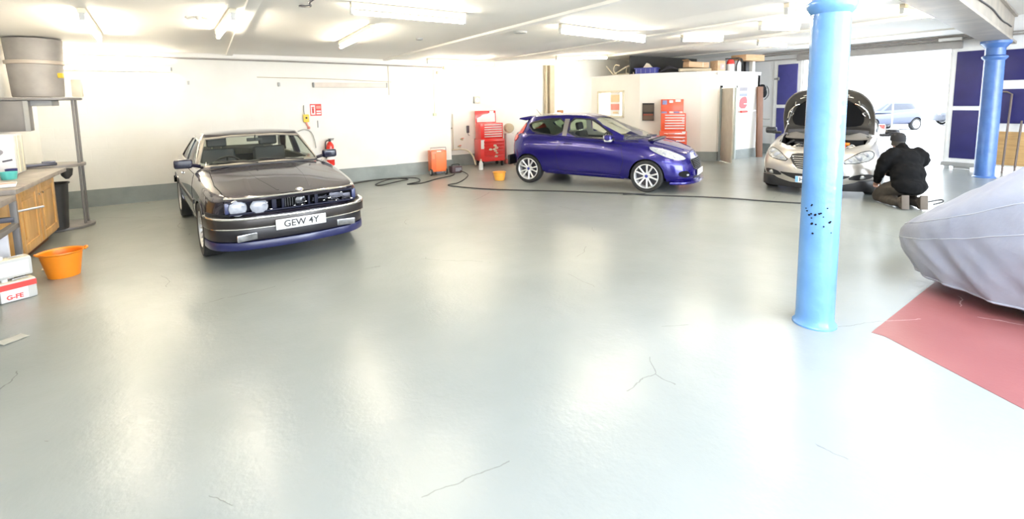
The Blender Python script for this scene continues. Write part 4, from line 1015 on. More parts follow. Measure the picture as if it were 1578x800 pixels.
def own(o, name, m, parent, extra=(), ang=32):
    o.name = name; o.data.name = name
    if not o.data.materials: o.data.materials.append(m)
    else: o.data.materials[0] = m
    o.data.shade_smooth(); o.data.set_sharp_from_angle(angle=math.radians(ang)); o.parent = parent; return o
def cyl_cut(x, y0, y1, z, r, m, seg=48):
    bm = bmesh.new(); A = [bm.verts.new((x + r * math.cos(2 * PI * k / seg), y0, z + r * math.sin(2 * PI * k / seg))) for k in range(seg)]
    B = [bm.verts.new((v.co.x, y1, v.co.z)) for v in A]
    bm.faces.new(A); bm.faces.new(B[::-1])
    for k in range(seg): bm.faces.new((A[k], A[(k + 1) % seg], B[(k + 1) % seg], B[k]))
    return tmp_obj(bm, 'cut', m)
def box_cut(x0, x1, y0, y1, z0, z1, m=None):
    return prism_cut([(x0, y0), (x1, y0), (x1, y1), (x0, y1)], 'z', z0, z1, m)

def wheel(parent, x, y, r, w, rim_r, style, rim_m, steer=0.0):
    sgn = 1 if y > 0 else -1
    e = bpy.data.objects.new('wheel', None); link(e, parent); e.location = (x, y, r); e.rotation_euler = (0, 0, steer)
    A = rotm('X', -PI / 2 * sgn)      # local +Z becomes outward
    b = MB(); h = w / 2
    b.lathe([(rim_r, -h * .9), (r * .93, -h), (r * .985, -h * .82), (r, -h * .6), (r, h * .6), (r * .985, h * .82), (r * .94, h), (rim_r + .012, h * .96), (rim_r, h * .8)], A, 48, cap=False)
    b.build('tyre', M['rubber'], e)
    b = MB(); b.lathe([(rim_r * .97, -h * .85), (rim_r * 1.0, -h * .9), (rim_r * 1.0, h * .80), (rim_r * 1.03, h * .93), (rim_r * .985, h * .97), (rim_r * .93, h * .80), (rim_r * .92, -h * .6)], A, 48, cap=False)
    b.lathe([(.0001, h * .62), (.05, h * .66), (.065, h * .52), (.07, h * .2)], A, 24)
    if style == 'twin':
        for q in range(5):
            for s in (-1, 1):
                a0 = 2 * PI * q / 5 + s * .16; a1 = 2 * PI * q / 5 + s * .26
                p0 = Vector((.045 * math.cos(a0), .045 * math.sin(a0), h * .55)); p1 = Vector((rim_r * .95 * math.cos(a1), rim_r * .95 * math.sin(a1), h * .78))
                b.tube([A @ p0, A @ p0.lerp(p1, .5), A @ p1], [.019, .017, .020], seg=6)
    else:
        for q in range(20):
            a0 = 2 * PI * q / 20
            b.tube([A @ Vector((.05 * math.cos(a0), .05 * math.sin(a0), h * .5)), A @ Vector((rim_r * .95 * math.cos(a0 + .12), rim_r * .95 * math.sin(a0 + .12), h * .75))], [.010, .010], seg=6)
    b.build('rim', rim_m, e)
    b = MB(); b.lathe([(rim_r * .88, -h * .3), (rim_r * .88, -h * .25)], A, 32); b.build('brake_disc', M['dark_steel'], e)
    b = MB(); b.lathe([(.028, h * .64), (.03, h * .70), (.015, h * .72)], A, 16); b.build('centre_cap', M['blue_plastic'] if style == 'twin' else M['black'], e)
    return e

def seat(parent, x, y, z, m, headrest=True, bs=1.0, lean=.25):
    b = MB(); T = tr(x, y, z)
    b.box((.22, 0, .08), (.50, .48, .16), bev=.05, T=T, seg=3); o = b.build('seat', m, parent)
    b = MB(); B = T @ tr(-.04, 0, .12) @ rotm('Y', -lean)
    b.box((0, 0, .30 * bs), (.14, .47, .58 * bs), bev=.06, T=B, seg=3); b.build('seat_back', m, o)
    if headrest:
        b = MB(); b.box((-.01, 0, .58 * bs + .12), (.09, .27, .17), bev=.04, T=B, seg=3); b.build('headrest', m, o)
        b = MB()
        for s in (-1, 1): b.cyl(B @ Vector((0, s * .06, .55 * bs)), B @ Vector((0, s * .06, .58 * bs + .08)), .008)
        b.build('headrest_post', M['chrome'], o)
    return o
def steering(parent, x, y, z, tilt=.42):
    b = MB(); T = tr(x, y, z) @ rotm('Y', -PI / 2 + tilt)
    b.tube([T @ Vector((.18 * math.cos(a), .18 * math.sin(a), 0)) for a in [2 * PI * k / 28 for k in range(28)]], .014, closed=True)
    for a in (0, PI, -PI / 2): b.tube([T @ Vector((0, 0, -.02)), T @ Vector((.18 * math.cos(a), .18 * math.sin(a), 0))], .016, seg=6)
    b.lathe([(.05, -.03), (.06, 0), (.03, .02)], T, 16); b.cyl(T @ Vector((0, 0, -.02)), T @ Vector((0, 0, -.4)), .03)
    return b.build('steering_wheel', M['black'], parent)
def car_paint(name, col, metal, rough, flake=.0):
    m = mat(name, col, rough=rough, metal=metal, coat=1.0, var=.04, scale=120)
    return m
M['p_navy'] = car_paint('paint_navy', (.030, .024, .040), .55, .26)
M['p_blue'] = car_paint('paint_blue', (.010, .005, .165), .45, .26)
M['p_blue'].node_tree.nodes['Principled BSDF'].inputs['Coat Weight'].default_value = .7
M['p_silver'] = car_paint('paint_champagne', (.56, .53, .49), .55, .30)
M['leather'] = mat('seat_leather', (.075, .078, .085), rough=.5)
M['fabric'] = mat('seat_fabric', (.025, .025, .03), rough=.9)
M['headliner'] = mat('headliner', (.50, .48, .43), rough=.9)
M['dash'] = mat('dash_vinyl', (.06, .06, .062), rough=.6)
M['lamp_silver'] = mat('lamp_bowl', (.40, .41, .42), rough=.2, metal=.7)
M['mirror_shell'] = mat('mirror_shell', (.006, .006, .022), rough=.2, coat=.3, spec=.3)
M['lamp_bright'] = mat('lamp_bright', (.62, .62, .60), rough=.2, coat=.8, col2=(.40, .40, .40), scale=30)
M['lamp_red'] = mat('tail_lens', (.70, .05, .03), rough=.15, coat=.6)
M['lamp_face'] = mat('lamp_face', (.46, .47, .52), rough=.12, coat=.6, col2=(.28, .30, .34), scale=14)
M['navy_dark'] = mat('navy_inner', (.005, .006, .024), rough=.45, spec=.25)
M['plate_w'] = mat('plate_white', (.85, .85, .85), rough=.4)
M['frame_trim'] = mat('window_trim', (.30, .28, .25), rough=.35, metal=.3)
M['rim'] = mat('alloy', (.80, .80, .80), rough=.3, metal=.35)
K = lambda *a: pchip(list(a))
def C(v): return lambda x: v

def plate(parent, x, z, txt, rot=0.0, w=.52, h=.111, yaw=0.0, y=0.0, band=False):
    T = tr(x, y, z) @ rotm('Z', yaw) @ rotm('Y', rot)
    b = MB(); b.box((0, 0, 0), (.012, w, h), bev=.004, T=T); o = b.build('number_plate', M['plate_w'], parent)
    b = MB(); text_into(b, txt, T @ tr(.008, 0, -.002) @ Matrix(((0, 0, 1, 0), (1, 0, 0, 0), (0, 1, 0, 0), (0, 0, 0, 1))), .100, .0008, bold=.0015); b.build('lettering', M['black'], o)
    if band:
        b = MB(); b.box((.006, -w / 2 + .03, 0), (.003, .045, h * .9), T=T); b.build('blue_band', M['pale_blue'], o)
    return o
# ------------------------------------------------------------------ dark coupe (front panel stripped)
car = thing('coupe_car', 'dark navy classic coupe with missing grille and one pair of round headlamps', 'car', (.695, 6.615, 0), -1.459)
pm = M['p_navy']
XR_, X4 = -3.80, .80
rows = [
 dict(x0=-3.60, x1=.72, y=C(0), z=K((-3.6, .30), (-2.9, .20), (.3, .18), (.72, .20))),
 dict(x0=-3.60, x1=.72, y=C(.60), z=K((-3.6, .30), (-2.9, .20), (.3, .18), (.72, .20))),
 dict(x0=-3.68, x1=.80, y=K((-3.6, .74), (-2.6, .80), (.2, .80), (.8, .80)), z=K((-3.6, .33), (-2.9, .23), (.3, .20), (.8, .215))),
 dict(x0=-3.78, x1=.84, y=K((-3.7, .80), (-2.6, .845), (0, .845), (.4, .83), (.84, .75)), z=K((-3.7, .45), (-2.5, .40), (.3, .38), (.84, .40))),
 dict(x0=-3.80, x1=.82, y=K((-3.7, .82), (-2.6, .862), (0, .858), (.4, .835), (.82, .745)), z=K((-3.8, .64), (-2, .62), (.3, .58), (.82, .56))),
 dict(x0=-3.80, x1=.86, y=K((-3.7, .80), (-2.6, .850), (-.6, .85), (0, .835), (.4, .80), (.86, .73)), z=K((-3.8, .80), (-2, .79), (-.6, .77), (.4, .70), (.86, .655))),
 dict(x0=-3.79, x1=.90, y=K((-3.7, .75), (-2.6, .82), (-.6, .815), (.3, .765), (.9, .70)), z=K((-3.79, .90), (-2.8, .93), (-.7, .915), (0, .845), (.9, .738))),
 dict(x0=-3.79, x1=.905, y=K((-3.7, .69), (-2.6, .76), (-.6, .75), (.3, .69), (.9, .63)), z=K((-3.79, .918), (-2.8, .955), (-.7, .925), (0, .852), (.905, .752))),
 dict(x0=-3.79, x1=.915, y=K((-3.7, .40), (-.6, .40), (.9, .38)), z=K((-3.79, .93), (-2.8, .975), (-.7, .95), (0, .885), (.915, .768))),
 dict(x0=-3.79, x1=.92, y=C(0), z=K((-3.79, .935), (-2.8, .98), (-.7, .96), (0, .895), (.92, .772))),
]
body = loft_body(rows, R=.48, ex=2.9)
bv = bvh_of(body)
gh = dict(w=[(0, .795), (.45, .735), (.85, .655), (1, .61)], xf=(-.56, -1.24), xr=(-3.22, -2.36), z0=.90, zr=K((-2.5, 1.285), (-2.0, 1.325), (-1.5, 1.335), (-1.15, 1.305)), crown=.03, n=6.0)
cab = greenhouse(gh); cv = bvh_of(cab)
inn = greenhouse(gh, .035, .25); inn.data.materials.append(M['headliner'])
side_f = [(-.98, .955), (-1.34, 1.235), (-1.78, 1.262), (-1.84, .965)]
side_r = [(-1.93, .965), (-1.87, 1.262), (-2.22, 1.245), (-2.62, 1.02), (-2.66, .975)]
ws = [(-.735, .955), (-.60, 1.262), (-.3, 1.288), (.3, 1.288), (.60, 1.262), (.735, .955), (.3, .972), (-.3, .972)]
rw = [(-.68, .99), (-.56, 1.25), (.56, 1.25), (.68, .99)]
cutters = [inn] + [prism_cut(p, 'y', -1.2, 1.2) for p in (side_f, side_r)] + [prism_cut(ws, 'x', -1.5, .4), prism_cut(rw, 'x', -4, -2.3)]
cut(cab, cutters)
cut(body, [cyl_cut(0, .50, 1.2, .31, .352, M['dark']), cyl_cut(0, -1.2, -.50, .31, .352, M['dark']), cyl_cut(-2.63, .5, 1.2, .31, .35, M['dark']), cyl_cut(-2.63, -1.2, -.5, .31, .35, M['dark']),
           box_cut(-3.1, -.62, -.66, .66, .32, 1.2, M['dash']), box_cut(.66, 1.2, -.69, .69, .575, .715, M['dark'])])
own(body, 'body', pm, car); own(cab, 'roof', pm, car)
# glazing
add([patch(cv, ws, 'x', 1, -.012, .004)], 'windscreen', M['glass'], car)
add([patch(cv, rw, 'x', -1, -.012, .004)], 'rear_window', M['glass'], car)
for s in (1, -1):
    add([patch(cv, side_f, 'y', s, -.012, .004)], 'side_window', M['glass'], car); add([patch(cv, side_r, 'y', s, -.012, .004)], 'quarter_window', M['glass'], car)
    add([ring_patch(cv, side_f, .022, 'y', s, .004, .01), ring_patch(cv, side_r, .022, 'y', s, .004, .01)], 'window_trim', M['chrome'], car)
add([ring_patch(cv, ws, .02, 'x', 1, .006, .014)], 'windscreen_trim', M['frame_trim'], car)
# doors, bonnet
for s in (1, -1):
    dpoly = [(-.62, .30), (-.55, .60), (-.62, .885), (-1.86, .90), (-1.98, .60), (-1.92, .30)]
    add([patch(bv, offset_poly(dpoly, .006), 'y', s, .0015, .006)], 'door_gap', M['dark'], car)
    d_ = add([patch(bv, dpoly, 'y', s, .003, .006)], 'door', pm, car)
    hb = bv.ray_cast(Vector((-1.72, s * 3, .80)), Vector((0, -s, 0)))[0]
    b = MB(); b.box((hb.x, hb.y + s * .014, hb.z), (.16, .022, .03), bev=.008); b.build('handle', M['chrome'], d_)
    add([patch(bv, strip_poly([(-3.4, .60), (-2.98, .60)], .05), 'y', s, .012, .02), patch(bv, strip_poly([(-2.2, .585), (-.42, .575)], .05), 'y', s, .012, .02), patch(bv, strip_poly([(.40, .555), (.70, .55)], .05), 'y', s, .012, .02)], 'side_moulding', M['black'], car)
    for xw in (0, -2.63):
        arc = [(xw + .357 * math.cos(a), .31 + .357 * math.sin(a)) for a in [PI * (-.04 + 1.08 * k / 24) for k in range(25)]]
        add([ring_patch(bv, arc, -.022, 'y', s, .008, .014, closed=False, step=.5)], 'arch_lip', pm, car)
bon = [(.88, -.66), (.88, .66), (.2, .70), (-.52, .66), (-.60, 0), (-.52, -.66), (.2, -.70)]
add([patch(bv, offset_poly(bon, .007), 'z', 1, .0015, .006)], 'bonnet_gap', M['dark'], car)
hood = add([patch(bv, bon, 'z', 1, .004, .008)], 'bonnet', pm, car)
for y0, y1 in ((-.26, -.17), (.26, .17)):
    add([patch(bv, strip_poly([(-.5, y0 * 1.15), (.2, y0), (.76, y1)], .020), 'z', 1, .006, .006)], 'bonnet_crease', pm, hood)
# bonnet lip, chrome strip and badge
lip = []
for k in range(29):
    y = -.68 + 1.36 * k / 28; h = bv.ray_cast(Vector((3, y, .742 + .02 * (1 - (y / .68) ** 2))), Vector((-1, 0, 0)))[0]; lip.append(Vector((h.x + .006, y, h.z)))
b = MB(); b.tube(lip, .011, seg=8); b.build('bonnet_strip', M['chrome'], hood)
hb = bv.ray_cast(Vector((.845, .03, 3)), Vector((0, 0, -1))); TB = tr(*(hb[0] + Vector((.0, 0, .004)))) @ rotm('Y', .35)
def quarter(r, a0, h0, h1, b, T): b.prism([(0, 0)] + [(r * math.cos(a0 + PI / 2 * k / 8), r * math.sin(a0 + PI / 2 * k / 8)) for k in range(9)], h0, h1, T=T)
bd = MB(); bd.lathe([(.044, 0), (.044, .006), (.040, .009)], TB, 28); bo = bd.build('badge', M['chrome'], hood)
bd = MB(); quarter(.028, 0, .009, .011, bd, TB); quarter(.028, PI, .009, .011, bd, TB); bd.build('badge_quarter', M['pale_blue'], bo)
bd = MB(); quarter(.028, PI / 2, .009, .011, bd, TB); quarter(.028, -PI / 2, .009, .011, bd, TB); bd.build('badge_quarter', M['plate_w'], bo)
# stripped front panel: lamps on one side, bare metalwork on the other
for y in (-.575, -.375):
    b = MB(); b.lathe([(.088, -.05), (.092, .0), (.086, .012), (.083, .004)], tr(.79 - (.03 if y < -.5 else 0), y, .645) @ rotm('Y', PI / 2), 32); hl = b.build('headlamp', M['chrome'], car)
    b = MB(); b.lathe([(.083, .0), (.083, .006), (.06, .018), (.03, .024), (.002, .026)], tr(.79 - (.03 if y < -.5 else 0), y, .645) @ rotm('Y', PI / 2), 32); b.build('lens', M['lamp_face'], hl)
b = MB()
b.box((.70, -.475, .645), (.02, .42, .14)); b.build('lamp_panel', M['navy_dark'], car)
b = MB()
for y, w_ in ((-.225, .05), (-.135, .03), (.14, .025), (.22, .04)): b.box((.765, y, .645), (.05, w_, .145), bev=.008)
b.box((.74, 0, .705), (.06, 1.32, .02), bev=.005); b.box((.76, 0, .585), (.08, 1.32, .02), bev=.005)
b.build('support_panel', M['navy_dark'], car)
b = MB()
for k in range(9): b.box((.735, -.10 + .025 * k, .645), (.02, .010, .12))
b.build('radiator', M['black'], car)
b = MB(); b.lathe([(.05, 0), (.055, .03), (.02, .04)], tr(.75, .05, .65) @ rotm('Y', PI / 2), 18); b.build('horn', M['black_gloss'], car)
b = MB(); rs = random.Random(11)
for k in range(16):
    y = rs.uniform(.24, .64); z = rs.uniform(.59, .70); b.tube([(.76, y, z), (.775, y + rs.uniform(-.08, .08), z + rs.uniform(-.03, .03)), (.765, y + rs.uniform(-.1, .1), z + rs.uniform(-.03, .03))], rs.uniform(.004, .009), seg=6)
b.box((.75, .45, .66), (.05, .16, .06), bev=.01); b.box((.72, .58, .63), (.05, .10, .07), bev=.01)
b.build('wiring', M['dark_steel'], car)
b = MB()
for y, z, s in ((.06, .60, .010), (-.02, .605, .008), (.10, .635, .010), (.36, .64, .016), (.30, .62, .010), (-.26, .60, .010), (-.30, .68, .008), (.62, .60, .012), (.50, .69, .009), (.44, .60, .008)): b.ball((.80, y, z), s, (1, 1.6, .9), 8)
b.build('bright_bolt', M['chrome'], car)
M['panel_blue'] = mat('panel_blue', (.02, .03, .12), rough=.3, coat=.5)
for y in (.665, -.672):
    b = MB(); b.box((.735, y, .650), (.05, .045, .115), bev=.01); b.build('panel_end', M['panel_blue'], car)
# bumper
def bumper_path(z, fx, ys, off=0.0):
    return [Vector((x + off * ox, y, z)) for x, y, ox in [(.40, -.862, 0), (.60, -.832, .2), (.75, -.75, .8), (.865, -.58, 1), (.925, -.30, 1), (.945, 0, 1), (.925, .30, 1), (.865, .58, 1), (.75, .75, .8), (.60, .832, .2), (.40, .862, 0)]]
def sweep_box(path, h, d, m, name, parent, z0):
    P = crom(path, 6); b = MB()
    sec = [(-d, -h / 2), (-.004, -h / 2), (.0, -h / 2 + .008), (.0, h / 2 - .008), (-.004, h / 2), (-d, h / 2)]
    def f(i, j):
        p = P[i]; a = P[max(i - 1, 0)]; c = P[min(i + 1, len(P) - 1)]; t = (c - a).normalized(); n = Vector((t.y, -t.x, 0)); s_ = sec[j % len(sec)]
        return p + n * s_[0] + Vector((0, 0, s_[1]))
    b.grid(f, len(P), len(sec) + 1); bmesh.ops.remove_doubles(b.bm, verts=b.bm.verts, dist=1e-5)
    return b.build(name, m, parent)
M['bumper'] = mat('bumper_dark', (.035, .030, .028), rough=.35, metal=.4, coat=.2)
bp = sweep_box(bumper_path(.49, 0, 0), .125, .09, M['bumper'], 'bumper', car, 0)
sweep_box(bumper_path(.545, 0, 0, .006), .024, .04, M['chrome'], 'chrome_strip', bp, 0)
sweep_box(bumper_path(.437, 0, 0, .006), .012, .03, M['chrome'], 'chrome_strip', bp, 0)
bp2 = sweep_box([Vector((-2.9 - p.x, -p.y, .52)) for p in bumper_path(.5, 0, 0)], .11, .08, M['chrome'], 'bumper', car, 0)
# apron with fog lamps and blue lip
sweep_box([p + Vector((-.05, -.012 * (1 if p.y > 0 else -1), 0)) for p in bumper_path(.37, 0, 0)], .15, .06, mat('apron_dark', (.012, .010, .014), rough=.35, coat=.2), 'front_apron', car, 0)
sweep_box([p + Vector((-.035, -.01 * (1 if p.y > 0 else -1), 0)) for p in bumper_path(.245, 0, 0)], .085, .10, mat('lip_blue', (.010, .014, .085), rough=.3, coat=.4), 'front_spoiler', car, 0)
M['fog_lens'] = mat('fog_lens', (.17, .17, .165), rough=.15, coat=.5, col2=(.10, .10, .10), scale=20)
for y in (-.52, .52):
    b = MB(); b.box((.862, y, .345), (.03, .20, .075), bev=.012, rot=(-.2 if y > 0 else .2)); fl_ = b.build('fog_lamp', M['lamp_silver'], car)
    b = MB(); b.box((.876, y, .345), (.01, .18, .06), bev=.006, rot=(-.2 if y > 0 else .2)); b.build('lens', M['fog_lens'], fl_)
plate(car, .966, .452, 'GEW 4Y')
# lights behind, mirrors, wipers
for s in (1, -1):
    b = MB(); b.box((-3.77, s * .52, .74), (.06, .40, .15), bev=.02); b.build('tail_lamp', M['lamp_red'], car)
    b = MB(); b.box((-.80, s * .90, 1.0), (.09, .20, .115), bev=.035, seg=3, rot=s * .12); b.tube([(-.80, s * .72, .955), (-.80, s * .82, .98)], .022); mo = b.build('door_mirror', M['mirror_shell'], car)
    b = MB(); b.box((-.848, s * .90, 1.0), (.008, .16, .085), bev=.003, rot=s * .12); b.build('mirror_glass', M['chrome'], mo)
    wheel(car, 0, s * .745, .318, .215, .205, 'multi', M['steel']); wheel(car, -2.63, s * .745, .318, .215, .205, 'multi', M['steel'])
for (y0, y1) in ((.50, -.06), (-.08, -.55)):
    pts = []
    for k in range(8):
        y = y0 + (y1 - y0) * k / 7; z = .965 + .045 * k / 7 if y0 > 0 else .965 + .05 * k / 7
        h = cv.ray_cast(Vector((2, y, z)), Vector((-1, 0, 0)))[0]
        pts.append((h.x + .02 if h else -.5, y, z))
    b = MB(); b.tube(pts, [.009] * 8, seg=6); w_ = b.build('wiper', M['black'], car)
b = MB(); b.box((-.58, 0, .952), (.08, 1.28, .02), bev=.006); b.build('scuttle', M['black'], car)
# cabin
for y in (-.36, .36): seat(car, -1.95, y, .36, M['leather'], lean=.22, bs=1.02)
b = MB(); b.box((-2.75, 0, .52), (.5, 1.2, .2), bev=.05); b.box((-2.95, 0, .80), (.16, 1.2, .5), bev=.05, rot=rotm('Y', -.35)); b.build('rear_seat', M['leather'], car)
b = MB(); b.box((-.86, 0, .80), (.40, 1.30, .26), bev=.06); b.box((-.95, -.36, .93), (.16, .42, .10), bev=.03); b.build('dashboard', M['dash'], car)
steering(car, -1.22, -.36, .86)
b = MB(); b.box((-1.23, 0, 1.235), (.02, .2, .05), bev=.008); b.tube([(-1.21, 0, 1.26), (-1.17, 0, 1.30)], .008); b.build('rear_view_mirror', M['black'], car)

# ------------------------------------------------------------------ blue hatchback
car = thing('hatchback_car', 'metallic deep blue three door hatchback with silver alloy wheels', 'car', (7.59, 6.66, 0), -1.0895)
pm = M['p_blue']
rows = [
 dict(x0=-2.98, x1=.62, y=C(0), z=K((-2.98, .28), (-2.3, .20), (.2, .18), (.62, .19))),
 dict(x0=-2.98, x1=.62, y=C(.62), z=K((-2.98, .28), (-2.3, .20), (.2, .18), (.62, .19))),
 dict(x0=-3.06, x1=.80, y=K((-3.0, .74), (-2.4, .81), (-.2, .81), (.8, .78)), z=K((-3.06, .30), (-2.4, .22), (.2, .19), (.8, .17))),
 dict(x0=-3.10, x1=.80, y=K((-3.0, .80), (-2.45, .855), (-1.2, .835), (0, .86), (.8, .80)), z=K((-3.1, .46), (-2.4, .40), (.3, .36), (.8, .31))),
 dict(x0=-3.12, x1=.785, y=K((-3.0, .83), (-2.45, .872), (-1.2, .85), (0, .872), (.78, .80)), z=K((-3.12, .66), (-2.4, .62), (.2, .55), (.785, .46))),
 dict(x0=-3.10, x1=.745, y=K((-3.0, .80), (-2.45, .852), (-1.2, .85), (0, .845), (.74, .76)), z=K((-3.1, .86), (-2.4, .84), (-1, .78), (.2, .70), (.745, .585))),
 dict(x0=-3.06, x1=.69, y=K((-3.0, .73), (-2.45, .79), (-1.2, .80), (-.2, .765), (.69, .66)), z=K((-3.06, 1.03), (-2.4, 1.02), (-1.4, .965), (-.4, .91), (.1, .84), (.69, .675))),
 dict(x0=-3.05, x1=.68, y=K((-3.0, .69), (-1.2, .735), (-.2, .69), (.68, .58)), z=K((-3.05, 1.05), (-2.4, 1.04), (-1.2, .985), (-.3, .935), (.1, .87), (.68, .705))),
 dict(x0=-3.05, x1=.69, y=K((-3.0, .40), (-.2, .42), (.68, .36)), z=K((-3.05, 1.06), (-1.2, 1.0), (-.3, .965), (.15, .895), (.69, .725))),
 dict(x0=-3.05, x1=.70, y=C(0), z=K((-3.05, 1.06), (-1.2, 1.0), (-.3, .97), (.15, .905), (.70, .73))),
]
body = loft_body(rows, R=.60, ex=2.5); bv = bvh_of(body)
gh = dict(w=[(0, .755), (.4, .70), (.8, .615), (1, .56)], xf=(.10, -1.18), xr=(-3.06, -2.70), z0=.90, zr=K((-2.95, 1.30), (-2.4, 1.39), (-1.8, 1.425), (-1.45, 1.42), (-1.15, 1.375)), crown=.035, n=5.0)
cab = greenhouse(gh); cv = bvh_of(cab)
inn = greenhouse(gh, .04, .25); inn.data.materials.append(M['headliner'])
side_f = chaikin([(-.60, .965), (-1.13, 1.305), (-1.28, 1.335), (-1.62, 1.345), (-1.66, 1.0)], 1)
side_r = chaikin([(-1.76, 1.01), (-1.74, 1.345), (-2.20, 1.33), (-2.52, 1.25), (-2.58, 1.20), (-2.40, 1.06)], 1)
vent = [(-.17, .945), (-.49, 1.06), (-.49, .95)]
ws = chaikin([(-.69, .955), (-.52, 1.33), (-.2, 1.365), (.2, 1.365), (.52, 1.33), (.69, .955), (.3, .99), (-.3, .99)], 1)
rw = chaikin([(-.58, 1.06), (-.50, 1.28), (.50, 1.28), (.58, 1.06)], 1)
cut(cab, [inn] + [prism_cut(p, 'y', -1.2, 1.2) for p in (side_f, side_r, vent)] + [prism_cut(ws, 'x', -1.6, .4), prism_cut(rw, 'x', -4, -2.7)])
wells = [cyl_cut(xw, a, b_, .298, .352, M['dark']) for xw in (0, -2.489) for a, b_ in ((.52, 1.2), (-1.2, -.52))]
cut(body, wells + [box_cut(-2.9, -.5, -.66, .66, .30, 1.2, M['dash'])])
own(body, 'body', pm, car); own(cab, 'roof', pm, car)
add([patch(cv, ws, 'x', 1, -.012, .004)], 'windscreen', M['glass'], car); add([patch(cv, rw, 'x', -1, -.012, .004)], 'rear_window', M['glass'], car)
for s in (1, -1):
    add([patch(cv, side_f, 'y', s, -.012, .004), patch(cv, vent, 'y', s, -.012, .004)], 'side_window', M['glass'], car)
    add([patch(cv, side_r, 'y', s, -.012, .004)], 'quarter_window', M['glass_tint'], car)
    add([ring_patch(cv, side_f, .025, 'y', s, .003, .008, .04), ring_patch(cv, side_r, .025, 'y', s, .003, .008, .04)], 'window_trim', M['black'], car)
    add([patch(cv, [(-1.66, 1.0), (-1.635, 1.345), (-1.74, 1.345), (-1.755, 1.01)], 'y', s, .006, .010)], 'door_pillar', mat('pillar_film', (.20, .19, .18), rough=.3), car)
    add([patch(cv, strip_poly([(-.20, .915), (-1.72, .985), (-2.4, 1.035)], .02), 'y', s, .006, .012)], 'belt_trim', M['black'], car)
    dpoly = [(-.52, .30), (-.44, .55), (-.50, .86), (-1.70, .95), (-1.86, .70), (-1.78, .32)]
    add([patch(bv, offset_poly(dpoly, .006), 'y', s, .0015, .006)], 'door_gap', M['dark'], car)
    d_ = add([patch(bv, dpoly, 'y', s, .003, .006)], 'door', pm, car)
    hb = bv.ray_cast(Vector((-1.58, s * 3, .86)), Vector((0, -s, 0)))[0]
    b = MB(); b.box((hb.x, hb.y + s * .016, hb.z), (.19, .022, .034), bev=.01); b.build('handle', pm, d_)
    add([patch(bv, strip_poly([(-2.50, .955), (-2.0, .915), (-1.3, .835), (-.60, .795)], .020), 'y', s, .010, .014)], 'shoulder_crease', pm, car)
    add([patch(bv, [(-.44, .225), (-.50, .275), (-2.02, .30), (-2.08, .25)], 'y', s, .022, .03)], 'side_skirt', pm, car)
    for xw in (0, -2.489):
        arc = [(xw + .357 * math.cos(a), .298 + .357 * math.sin(a)) for a in [PI * (-.03 + 1.06 * k / 24) for k in range(25)]]
        add([ring_patch(bv, arc, -.030, 'y', s, .009, .016, closed=False, step=.5)], 'arch_lip', pm, car)
        wheel(car, xw, s * .765, .300, .205, .222, 'twin', M['rim'])
    # headlamp: sliver across the wing, projected from the side and above
    hp = chaikin([(.655, .60), (.56, .69), (.32, .79), (.02, .85), (.05, .79), (.25, .70), (.47, .615)], 1)
    hl = add([patch(bv, hp, 'y', s, .006, .012, .03)], 'headlamp', M['lamp_bright'], car)
    b = MB()
    for x, z, r in ((.46, .665, .045), (.30, .725, .04), (.14, .785, .025)):
        h = bv.ray_cast(Vector((x, s * 3, z)), Vector((0, -s, 0)))[0]; b.ball(h + Vector((0, s * .004, 0)), r, (1, .25, .7), 14)
    b.build('reflector', M['lamp_face'], hl)
    add([patch(bv, hp, 'y', s, .014, .003, .03)], 'lens', M['clear'], hl)
    add([patch(bv, chaikin([(-3.02, .86), (-3.0, 1.0), (-2.76, 1.0), (-2.86, .86)], 1), 'y', s, .012, .02, .03), patch(cv, chaikin([(-3.0, .97), (-2.93, 1.10), (-2.82, 1.25), (-2.66, 1.25), (-2.69, 1.10), (-2.76, .97)], 1), 'y', s, .014, .03, .03)], 'tail_lamp', M['lamp_red'], car)
    # fog recess
    fg = chaikin([(s * .48, .30), (s * .52, .40), (s * .70, .41), (s * .72, .33), (s * .62, .28)], 1)
    rec = add([patch(bv, fg, 'x', 1, .004, .008, .04)], 'fog_recess', M['dark'], car)
    add([patch(bv, chaikin([(s * .53, .315), (s * .53, .345), (s * .58, .345), (s * .58, .315)], 1), 'x', 1, .010, .008, .04)], 'fog_lamp', M['lamp_face'], rec)
    # mirror
    b = MB(); b.box((-.71, s * .93, 1.0), (.14, .19, .13), bev=.05, seg=3, rot=s * -.15); mo = b.build('door_mirror', pm, car)
    b = MB(); b.box((-.705, s * .935, .955), (.13, .17, .05), bev=.02, seg=3, rot=s * -.15); b.build('mirror_base', M['lgrey'], mo)
    b = MB(); b.box((-.69, s * .80, .965), (.08, .16, .04), bev=.012); b.build('mirror_stalk', M['black'], mo)
    b = MB(); b.box((-.785, s * .93, 1.0), (.008, .15, .10), bev=.003, rot=s * -.15); b.build('mirror_glass', M['chrome'], mo)
